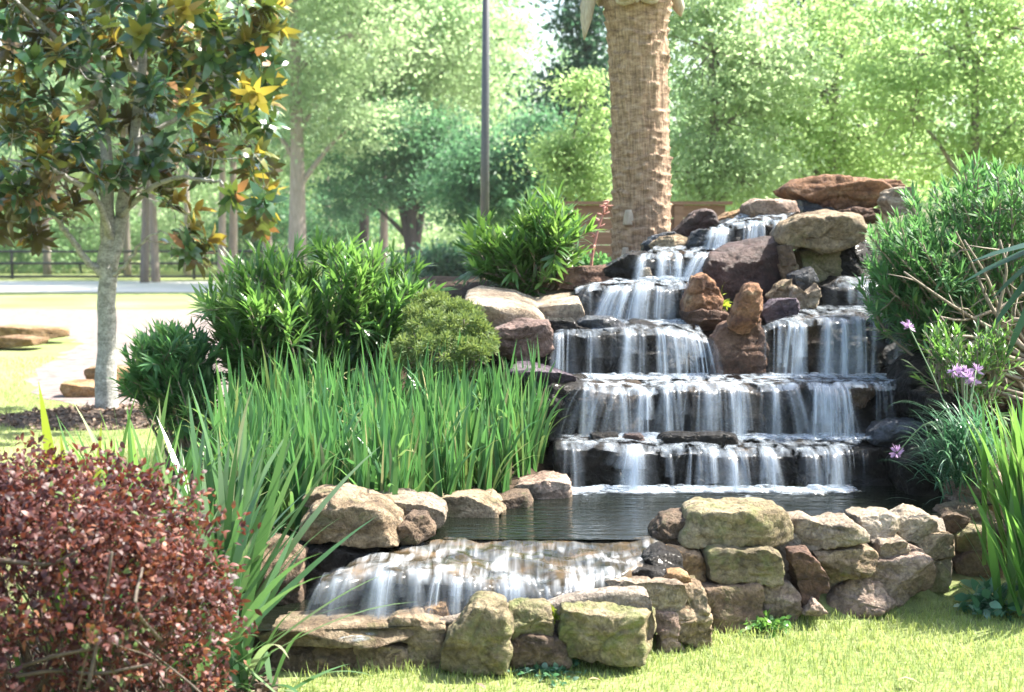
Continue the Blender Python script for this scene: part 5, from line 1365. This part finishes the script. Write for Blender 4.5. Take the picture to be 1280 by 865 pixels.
cell = pnoise(np.stack([np.cos(AA).ravel() * 3, np.sin(AA).ravel() * 3 + np.floor(ringid).ravel() * 7.3, np.floor(ringid).ravel() * 3.1], 1)).reshape(AA.shape)
fine = fbm(np.stack([np.cos(AA).ravel() * 9, np.sin(AA).ravel() * 9, ZZ.ravel() * 5], 1), 3).reshape(AA.shape)
RR = rad[:, None] + .016 * lip_ * np.clip(.6 + 1.6 * cell, 0, 2) + .008 * cell + .007 * fine - .004
v = np.stack([cx[:, None] + RR * np.cos(AA), PY + RR * np.sin(AA), ZZ], -1).reshape(-1, 3)
i, j = np.meshgrid(np.arange(nz - 1), np.arange(na), indexing='ij'); j2 = (j + 1) % na
s = MB(); s.add(v, [np.stack([i * na + j, i * na + j2, (i + 1) * na + j2, (i + 1) * na + j], -1).reshape(-1, 4)], uv=np.stack([AA.ravel() / 6.283, ZZ.ravel()], 1))
s.build('trunk', M['palmbark'], pm, origin=pb)
# frayed boots still on the trunk
M['boot'] = plainmat('palm_boot', [(.3, (.30, .25, .19)), (.7, (.50, .44, .36))], scale=10, stretch=(6, 6, 1), bump=.6)
for (px, py, ln, wd) in ((786, 272, .11, .08), (782, 322, .15, .07)):
    ex_ = (px - 802) / F * PY; c = W(px, py, PY - math.sqrt(max(.0, .235 ** 2 - ex_ ** 2))); s = MB()
    ths = np.linspace(-1, 1, 7); us = np.linspace(0, 1, 8)
    T, U = np.meshgrid(us, ths, indexing='ij')
    v = np.stack([c[0] + U * wd * .5 * (1 - .45 * T ** 2), c[1] + .02 * U ** 2 - .012 * T - .002, c[2] - ln / 2 + T * ln], -1)
    v = np.concatenate([v.reshape(-1, 3), (v + [0, .022, 0]).reshape(-1, 3)])
    q = 56; i, j = np.meshgrid(np.arange(7), np.arange(6), indexing='ij'); f = np.stack([i * 7 + j, i * 7 + j + 1, (i + 1) * 7 + j + 1, (i + 1) * 7 + j], -1).reshape(-1, 4)
    edge = []
    rim = [k for k in range(7)] + [7 * k + 6 for k in range(1, 8)] + [49 + k for k in range(5, -1, -1)] + [7 * k for k in range(6, 0, -1)]
    for a_, b_ in zip(rim, rim[1:] + rim[:1]): edge.append((a_, a_ + q, b_ + q, b_))
    s.add(v, [f, f[:, ::-1] + q, np.array(edge)]); s.build('boot', M['boot'], pm, origin=c)
# cut frond bases and the crown, starting at the top edge of the photo
ftop = np.array([cx[-1], PY, 4.1])
def boot_stub(a, z0, ln, drop):
    s = MB(); c = np.array([cx[-1] + .22 * math.cos(a), PY + .22 * math.sin(a), z0]); o = np.array([math.cos(a), math.sin(a), 0])
    p = curve([c, c + o * ln * .35 + [0, 0, ln * .3], c + o * ln * .62 + [0, 0, ln * .05 - drop * .4], c + o * ln * .72 + [0, 0, -drop]], 9)
    tube(s, p, np.interp(np.linspace(0, 1, len(p)), [0, .5, .85, 1], [.085, .06, .035, .006]) * (1 + .12 * np.sin(np.arange(len(p)) * 2.1)), 8); return s.build('frond_base', M['boot'], pm, origin=c)
for k in range(9):
    boot_stub(k / 9 * 6.283 + .5, 3.42 + .1 * (k % 3), .28, .12)
boot_stub(math.pi + .35, 3.42, .24, .34); boot_stub(-1.9, 3.36, .16, .02); boot_stub(-1.2, 3.37, .16, .0); boot_stub(-1.5, 3.42, .2, .05)
M['palmleaf'] = leafmat('palm_leaflet', [(0, (.05, .10, .03)), (1, (.12, .18, .05))], trans=(.25, .38, .06), tfac=.3, rough=.35)
for k in range(15):
    s = MB(); a = k / 15 * 6.283 + r.uniform(-.2, .2); el = r.uniform(.35, 1.1); ln = r.uniform(1.7, 2.2)
    o = np.array([math.cos(a), math.sin(a), 0])
    t = np.linspace(0, 1, 14)
    ang = el - 1.5 * t * t
    p = ftop + np.cumsum(np.concatenate([np.zeros((1, 3)), (o * np.cos(ang)[:-1, None] + np.array([0, 0, 1]) * np.sin(ang)[:-1, None]) * ln / 13]), 0)
    tube(s, p, np.linspace(.022, .004, 14), 5)
    tt = np.repeat(np.linspace(.15, 1, 42), 2); P = np.stack([np.interp(tt, t, p[:, q]) for q in range(3)], 1)
    tan = nrm(np.gradient(p, axis=0)); Tn = np.stack([np.interp(tt, t, tan[:, q]) for q in range(3)], 1)
    sd_ = np.cross(Tn, [0, 0, 1.0]) * np.where(np.arange(84) % 2, 1, -1)[:, None]
    leaves(s, P, nrm(sd_ + Tn * .6 + [0, 0, .25]), np.repeat([[0, 0, 1.0]], 84, 0) + Tn * .01, .38 * np.sin(np.clip(tt, .1, .95) * 3.0) + .08, .022, .2, 0, None, rs=r)
    s.build('frond', M['palmleaf'], pm, origin=ftop)

# ================================================================== background trees
def lm(name, a, b_, c, tr, tf=.42): return leafmat(name, [(0, a), (.55, b_), (1, c)], trans=tr, tfac=tf, rough=.5, spec=.35)
M['t_lime'] = lm('lime_tree_leaf', (.15, .24, .09), (.24, .35, .13), (.37, .46, .21), (.60, .80, .34), .62)
M['t_mid'] = lm('green_tree_leaf', (.11, .20, .10), (.18, .29, .14), (.29, .38, .20), (.44, .68, .32), .58)
M['t_pale'] = lm('pale_tree_leaf', (.17, .25, .14), (.27, .36, .20), (.41, .48, .29), (.58, .76, .40), .6)
M['t_dark'] = lm('dark_tree_leaf', (.025, .065, .045), (.04, .095, .06), (.08, .15, .08), (.10, .26, .13), .35)
M['t_blue'] = lm('bluegreen_tree_leaf', (.042, .11, .062), (.075, .165, .088), (.14, .24, .13), (.20, .44, .20), .48)
M['barkpale'] = plainmat('pale_bark', [(.3, (.20, .16, .13)), (.7, (.38, .32, .28))], scale=6, stretch=(3, 3, .5), bump=.8, dist=.05)
M['barkdark'] = plainmat('dark_bark', [(.3, (.025, .02, .018)), (.7, (.07, .055, .05))], scale=6, stretch=(3, 3, .5), bump=.8, dist=.05)
M['barkmid'] = plainmat('grey_bark', [(.3, (.12, .10, .085)), (.7, (.24, .20, .17))], scale=6, stretch=(3, 3, .5), bump=.8, dist=.05)

def tree(name, label, x, y, tr, toph, clumps, nl, lsize, leafm, bark, seed, group=None, flat=.38, lean=0.0, csize=.5, base=0.0, cat='tree', fork=None):
    """trunk with limbs to every clump; crown = sprays of small leaves through the clumps' volume. clumps: (x,y,z,rx,ry,rz)"""
    r = np.random.RandomState(seed)
    b0 = np.array([x, y, base])
    root = thing(name, label, cat, b0, group)
    tk, lf = MB(), MB()
    top = np.array([x + lean, y, toph])
    p = curve([b0 - [0, 0, .1], b0 * .6 + top * .4 + [r.normal() * .1, 0, 0], top], 12)
    tube(tk, p, np.linspace(tr, max(.03, tr * .35), len(p)), 10)
    if fork: 
        for fx, fz in fork:
            q = curve([b0 + [0, 0, .1], b0 + [fx * .3, 0, fz * .5], b0 + [fx, 0, fz]], 8); tube(tk, q, np.linspace(tr * .75, tr * .3, len(q)), 8)
    vols = np.array([(c[3] * c[4] * c[5]) ** (2 / 3.) for c in clumps]); vols /= vols.sum()
    for c, vv in zip(clumps, vols):
        c0 = np.array(c[:3]); rad = np.array(c[3:6])
        z0 = np.clip(c0[2] - .8 * np.hypot(c0[0] - x, c0[1] - y) - .3, base + .3 * (toph - base), toph)
        st = p[int(np.argmin(abs(p[:, 2] - z0)))]
        q = curve([st, (st + c0) / 2 + [0, 0, .15 * np.linalg.norm(c0 - st) * .5], c0], 8)
        tube(tk, q, np.linspace(max(.02, tr * .35), .012, len(q)), 6, cap=False)
        nc = max(6, int(nl * vv / 50))
        d = nrm(r.normal(size=(nc, 3))); rr = r.uniform(.12, 1, nc) ** (1 / 2.6)
        cc = c0 + d * rr[:, None] * rad * (1 + .35 * fbm(d * 2 + seed, 2))[:, None]
        kp = fbm(cc * (.75 / csize) * np.array([1, 1, 1.6]) + seed * 3.1, 2) > -.22
        cc, d = cc[kp], d[kp]; nc = len(cc)
        if nc == 0: continue
        for k in range(0, nc, 3):
            tube(tk, np.array([q[-2], (q[-2] + cc[k]) / 2 + r.normal(size=3) * .05, cc[k]]), [.014, .009, .005], 4, cap=False)
        m_ = 55
        o = r.normal(size=(nc, m_, 3)) * csize * np.array([1, 1, flat]) * np.exp(r.normal(0, .35, (nc, 1, 1)))
        out_ = nrm(d * [1, 1, .3] + [0, 0, .15])
        o[:, :, 2] -= .25 * np.abs((o * out_[:, None, :]).sum(2))              # sprays droop outwards
        P = (cc[:, None, :] + o).reshape(-1, 3)
        D = nrm(r.normal(size=P.shape) + np.repeat(out_, m_, 0) * .8 - [0, 0, .2])
        Nn = r.normal(size=P.shape) * .8 + [0, 0, 1.0]
        rn = np.clip(np.repeat(r.beta(2, 2, nc), m_) * .75 + r.normal(size=len(P)) * .15 + .1, 0, 1)
        cards(lf, P, D, Nn, 1.15 * lsize * r.uniform(.5, 1.5, len(P)), 1.15 * lsize * r.uniform(.45, .8, len(P)), 0, rn, rs=r)
    tk.build('trunk', M[bark], root, origin=b0)
    lf.build('crown', M[leafm], root, origin=b0)
    return root

def cl(Y, *items):
    """clumps from (px, py, rx px, rz px[, dY]) at distance Y"""
    out_ = []
    for it in items:
        px, py, rx, rz = it[:4]; dy = it[4] if len(it) > 4 else 0
        c = W(px, py, Y + dy); k = (Y + dy) / F
        out_.append((c[0], c[1], c[2], rx * k, rx * k * .9, rz * k))
    return out_
gx = lambda px, Y: (px - 640) / F * Y
RG = 'bright trees beyond the brown fence'
# bright lime trees on the right
tree('shade_tree', 'bright lime tree with its trunk showing behind the right oleander', gx(1213, 24), 24, .14, 4.6, cl(24, (1190, 60, 120, 70), (1270, 30, 90, 80), (1130, 130, 80, 60, -.5), (1270, 150, 80, 70), (1200, 190, 90, 40, .5), (1180, -50, 130, 70)), 26000, .085, 't_lime', 'barkmid', 201, RG, csize=.26)
tree('shade_tree', 'lime green tree directly above the largest red boulder', gx(1040, 26), 26, .13, 4.4, cl(26, (1020, 110, 110, 70), (1080, 170, 100, 55), (960, 160, 80, 60), (1060, 40, 80, 60), (990, 215, 110, 40), (1120, 215, 90, 35), (980, 40, 80, 60)), 26000, .085, 't_lime', 'barkmid', 202, RG, csize=.28)
tree('shade_tree', 'pale lime tree immediately right of the palm trunk', gx(890, 23), 23, .12, 4.2, cl(23, (890, 60, 75, 75), (905, 150, 80, 60), (860, 210, 60, 45), (930, 220, 70, 38), (870, -30, 80, 70), (950, 80, 70, 60)), 24000, .08, 't_pale', 'barkmid', 203, RG, csize=.25)
tree('shade_tree', 'lime tree just outside the right border of the bright row', gx(1370, 25), 25, .14, 4.6, cl(25, (1360, 60, 110, 90), (1330, 170, 90, 60), (1400, 180, 90, 60)), 12000, .09, 't_lime', 'barkmid', 204, RG, csize=.3)
tree('shade_tree', 'green tree filling the gap behind the two lime trees', gx(1100, 36), 36, .2, 6.5, cl(36, (1120, 90, 110, 80), (1010, 200, 120, 50), (900, 120, 90, 90), (1220, 120, 100, 80), (1180, 225, 120, 40), (880, 225, 90, 40), (1000, 90, 80, 70)), 22000, .13, 't_mid', 'barkmid', 205, RG, csize=.45)
tree('conifer', 'dark conifer top rising behind the lime trees', gx(1040, 48), 48, .3, 13, cl(48, (1030, 10, 60, 60), (1060, 60, 70, 40), (1010, -60, 60, 60), (1080, -30, 60, 60)), 12000, .17, 't_dark', 'barkdark', 206, csize=.5)
tree('small_tree', 'small yellow green tree left of the palm above the brown fence', gx(715, 24), 24, .09, 3.4, cl(24, (725, 205, 42, 42), (700, 190, 30, 26), (740, 235, 35, 28), (745, 160, 22, 30), (735, 110, 24, 22)), 8000, .075, 't_lime', 'barkmid', 207, csize=.2)
# dense dark trees in the centre
tree('oak_tree', 'dense rounded blue green tree behind the lamp pole', gx(640, 42), 42, .25, 4.6, cl(42, (640, 200, 70, 50), (590, 225, 55, 45), (690, 215, 55, 50), (640, 250, 80, 32), (590, 258, 45, 28), (680, 165, 40, 30)), 26000, .12, 't_blue', 'barkdark', 208, csize=.32)
tree('conifer', 'tall dark conifer beside the bright sky gap left of the palm', gx(735, 50), 50, .3, 12.5, cl(50, (730, 60, 45, 60), (745, 130, 55, 50), (715, 110, 40, 40), (735, -20, 40, 60), (700, 140, 30, 30)), 14000, .17, 't_dark', 'barkdark', 209, csize=.5)
tree('oak_tree', 'dark tree with a forked black trunk left of the lamp pole', gx(516, 52), 52, .34, 5.2, cl(52, (520, 200, 60, 45), (470, 220, 60, 40), (560, 180, 50, 45), (500, 165, 70, 40), (540, 235, 50, 25), (445, 245, 45, 30)), 20000, .14, 't_blue', 'barkdark', 210, csize=.4, fork=[(-.5, 3.4), (.45, 3.2)])
LG = 'tall trees beyond the black fence'
tree('tall_tree', 'tall pale tree whose thick beige trunk stands right of the magnolia', gx(371, 50), 50, .37, 11, cl(50, (370, 60, 90, 70), (440, 40, 90, 70), (400, 130, 70, 40), (350, -50, 110, 80), (450, 150, 60, 40), (430, -50, 90, 60), (330, 150, 40, 40)), 26000, .15, 't_pale', 'barkpale', 211, csize=.5)
tree('tall_tree', 'bright mint green tree arching over the forked dark trunk', gx(480, 56), 56, .2, 10, cl(56, (480, 90, 80, 60), (540, 60, 80, 70), (560, 130, 70, 45), (500, 160, 60, 30), (520, -30, 100, 70), (600, 60, 60, 60), (450, 185, 50, 25)), 26000, .16, 't_pale', 'barkmid', 212, csize=.5)
tree('tall_tree', 'dark crowned tree behind the top of the lamp pole', gx(600, 66), 66, .3, 13, cl(66, (590, 10, 60, 60), (620, 60, 45, 50), (560, -30, 70, 60), (610, 120, 50, 40)), 16000, .2, 't_mid', 'barkdark', 213, csize=.6)
for k, (px, Y, trd, bk, lab) in enumerate([
        (337, 58, .22, 'barkpale', 'slim pale trunked tree just left of the thick beige trunk'),
        (291, 62, .22, 'barkpale', 'pale trunk at the right of the pair right of the magnolia stem'),
        (277, 61, .19, 'barkpale', 'pale trunk at the left of the pair right of the magnolia stem'),
        (195, 60, .20, 'barkpale', 'pale trunked tree standing behind the fence close to the magnolia stem'),
        (181, 59, .20, 'barkmid', 'grey trunked tree next to the pale one behind the fence'),
        (235, 70, .18, 'barkpale', 'thin distant pale trunk above the middle of the black fence'),
        (160, 72, .2, 'barkmid', 'distant grey trunk partly behind the magnolia stem'),
        (60, 74, .22, 'barkmid', 'grey trunked tree behind the left part of the black fence'),
        (-40, 66, .24, 'barkpale', 'pale trunked tree outside the left border behind the fence'),
        (478, 58, .13, 'barkpale', 'thin pale trunk left of the forked dark trunk'),
        (455, 57, .24, 'barkdark', 'short dark trunk half hidden by the wide oleander'),
        (415, 76, .2, 'barkmid', 'distant grey trunk between the beige and the dark ones')]):
    rr_ = np.random.RandomState(400 + k)
    cls = cl(Y, *[(px + rr_.uniform(-60, 60), rr_.uniform(-60, 190), rr_.uniform(40, 75), rr_.uniform(30, 55), rr_.uniform(-3, 3)) for _ in range(6)])
    tree('tall_tree', lab, gx(px, Y), Y, trd, 12.5, cls, 9000, .2, ['t_mid', 't_pale', 't_blue'][k % 3], bk, 300 + k, LG, csize=.6)
# low growth under the trees
for k, (px, py, Y, rx, rz, mt, lab) in enumerate([
        (560, 330, 44, 45, 20, 't_dark', 'dark clipped shrub left of the lamp pole foot'),
        (640, 332, 45, 50, 20, 't_dark', 'dark shrub right of the lamp pole foot'),
        (420, 270, 70, 60, 45, 't_blue', 'blue green thicket behind the thick beige trunk'),
        (330, 280, 74, 70, 45, 't_blue', 'blue green thicket behind the slim pale trunks'),
        (230, 290, 78, 80, 40, 't_pale', 'pale thicket behind the middle of the fence'),
        (100, 285, 78, 90, 45, 't_mid', 'sunlit thicket behind the fence at the magnolia'),
        (-20, 285, 78, 80, 45, 't_mid', 'green thicket behind the left end of the fence'),
        (590, 290, 72, 60, 30, 't_pale', 'pale sunlit thicket seen past the forked trunk')]):
    c = W(px, py, Y); kk = Y / F
    tree('shrub', lab, c[0], Y, .08, c[2], [(c[0], Y, c[2], rx * kk, rx * kk * .7, rz * kk), (c[0] - rx * kk * .5, Y, c[2] * .7, rx * kk * .6, rx * kk * .5, rz * kk * .8), (c[0] + rx * kk * .5, Y, c[2] * .7, rx * kk * .6, rx * kk * .5, rz * kk * .8)], 6500, .17, mt, 'barkdark', 500 + k, csize=.4, cat='shrub')
# the far wood: one mass
def far_wood(name, Y, x0, x1, n, lsz, mat, zt, seed, gap=None):
    r = np.random.RandomState(seed); s = MB()
    nc = n // 60
    px = r.uniform(x0, x1, nc); x = (px - 640) / F * Y
    top = zt * (1 + .18 * pnoise(np.stack([x * .12, 0 * x, 0 * x + seed], 1)))
    z = r.uniform(0, 1, nc) ** .9 * top
    if gap is not None:
        py = 305 - (z - H) * F / Y
        kp = ~((px > gap[0]) & (px < gap[1]) & (py < gap[2] + 20 * r.normal(size=nc)))
        x, z = x[kp], z[kp]; nc = len(x)
    y = Y + r.uniform(-5, 8, nc)
    o = r.normal(size=(nc, 60, 3)) * [1.0, 1.0, .6]
    P = (np.stack([x, y, z], 1)[:, None] + o).reshape(-1, 3); P[:, 2] = np.abs(P[:, 2])
    cards(s, P, r.normal(size=P.shape), r.normal(size=P.shape) + [0, 0, .7], lsz * r.uniform(.6, 1.4, len(P)), lsz * r.uniform(.5, .9, len(P)), 0, np.clip(np.repeat(r.beta(2, 2, nc), 60) + r.normal(size=len(P)) * .12, 0, 1), rs=r)
    tag(s.build(name, M[mat]), kind='stuff')
far_wood('far_wood', 100, -500, 1800, 90000, .42, 't_mid', 15, 71, gap=(628, 700, 160))
far_wood('far_wood', 84, -300, 560, 40000, .34, 't_pale', 13, 72)

# ================================================================== lamp pole, fences, panel
M['polepaint'] = plainmat('dark_bronze_paint', [(.3, (.055, .055, .065)), (.7, (.085, .085, .095))], scale=40, rough=.38, bump=.05)
M['black'] = plainmat('black_paint', [(.3, (.012, .012, .014)), (.7, (.022, .022, .025))], scale=30, rough=.45, bump=.05)
M['concrete'] = plainmat('concrete', [(.3, (.30, .29, .27)), (.7, (.45, .43, .40))], scale=12, rough=.9)
lp = np.array([gx(605, 24), 24.0, 0.0])
lt_ = thing('lamp_post', 'tall slender dark lamp pole in the middle left distance', 'lamp post', lp)
s = MB(); tube(s, np.array([lp + [0, 0, .8], lp + [.02, 0, 3], lp + [.06, 0, 8.2]]), [.075, .072, .05], 16); s.build('pole', M['polepaint'], lt_, origin=lp)
s = MB(); tube(s, np.array([lp, lp + [0, 0, .1], lp + [0, 0, .82], lp + [0, 0, .86]]), [.2, .19, .18, .14], 20); s.build('pole_base', M['concrete'], lt_, origin=lp)
s = MB(); tube(s, np.array([lp + [.06, 0, 8.1], lp + [.3, -.05, 8.35], lp + [.9, -.1, 8.4]]), [.04, .035, .03], 10); s.build('lamp_arm', M['polepaint'], lt_, origin=lp)
s = MB(); v_ = lp + [1.1, -.1, 8.38]; tube(s, np.array([v_ + [-.25, 0, .0], v_ + [-.1, 0, .0], v_ + [.2, 0, 0], v_ + [.32, 0, 0]]), [.05, .11, .11, .06], 12); s.build('lamp_head', M['polepaint'], lt_, origin=lp)
# black pipe fence
FY = 65.0; fx0, fx1 = gx(-120, FY), gx(680, FY)
fb = thing('pipe_fence', 'black rail fence running along the far side of the drive', 'fence', (fx0, FY, 0))
step = (243 - 16) / F * FY / 2
x = gx(16, FY) - 2 * step; k = 0
while x < fx1:
    s = MB(); hgt = 1.34 if k % 2 == 0 else 1.28
    tube(s, np.array([[x, FY, -.1], [x, FY, hgt - .03], [x, FY, hgt]]), [.07, .07, .05] if k % 2 == 0 else [.045, .045, .03], 10); s.build('post', M['black'], fb, origin=(x, FY, 0)); x += step; k += 1
for zr in (1.26, .72, .12):
    s = MB(); tube(s, np.array([[fx0, FY - .08, zr], [(fx0 + fx1) / 2, FY - .08, zr], [fx1, FY - .08, zr]]), .058, 8); s.build('rail', M['black'], fb, origin=(fx0, FY, zr))
# brown board fence behind the palm
M['board'] = plainmat('brown_boards', [(.25, (.16, .085, .05)), (.55, (.24, .14, .085)), (.8, (.32, .20, .13))], scale=5, stretch=(.5, 1, 6), rough=.75, bump=.4, dist=.01)
WY = 17.0; wx0, wx1 = gx(706, WY), gx(905, WY)
bf = thing('board_fence', 'brown horizontal board fence behind the palm trunk', 'fence', (wx0, WY, 0))
bt = W(700, 256, WY)[2]
s = MB(); nb = 13; hh = bt / nb; rr_ = np.random.RandomState(2)
for k in range(nb):
    yo = rr_.uniform(-.004, .004)
    box(s, (wx0 + .1, WY - .02 + yo, k * hh + .006), (wx1, WY + .02 + yo, (k + 1) * hh - .006))
s.build('boards', M['board'], bf, origin=(wx0, WY, 0), smooth=False)
x = wx0
while x < wx1 + .1:
    s = MB(); box(s, (x - .055, WY - .06, -.1), (x + .055, WY + .06, bt)); s.build('post', M['board'], bf, origin=(x, WY, 0), smooth=False); x += 1.35
s = MB(); box(s, (wx0 - .08, WY - .075, bt + .002), (wx1 + .08, WY + .075, bt + .04)); s.build('cap_rail', M['board'], bf, origin=(wx0, WY, bt), smooth=False)
M['paleblue'] = plainmat('pale_blue_paint', [(.3, (.42, .48, .54)), (.7, (.50, .55, .60))], scale=20, rough=.5, bump=.05)
s = MB(); bx = gx(692, 17.5)  # panel standing for an unidentified pale shape by the fence
box(s, (bx - .12, 17.4, .0), (bx + .1, 17.6, W(692, 318, 17.5)[2])); box(s, (bx - .14, 17.38, W(692, 318, 17.5)[2] + .002), (bx + .12, 17.62, W(692, 318, 17.5)[2] + .03))
tag(s.build('pale_panel', M['paleblue'], origin=(bx, 17.5, 0), smooth=False), 'pale blue grey panel at the left end of the brown fence', 'cabinet')
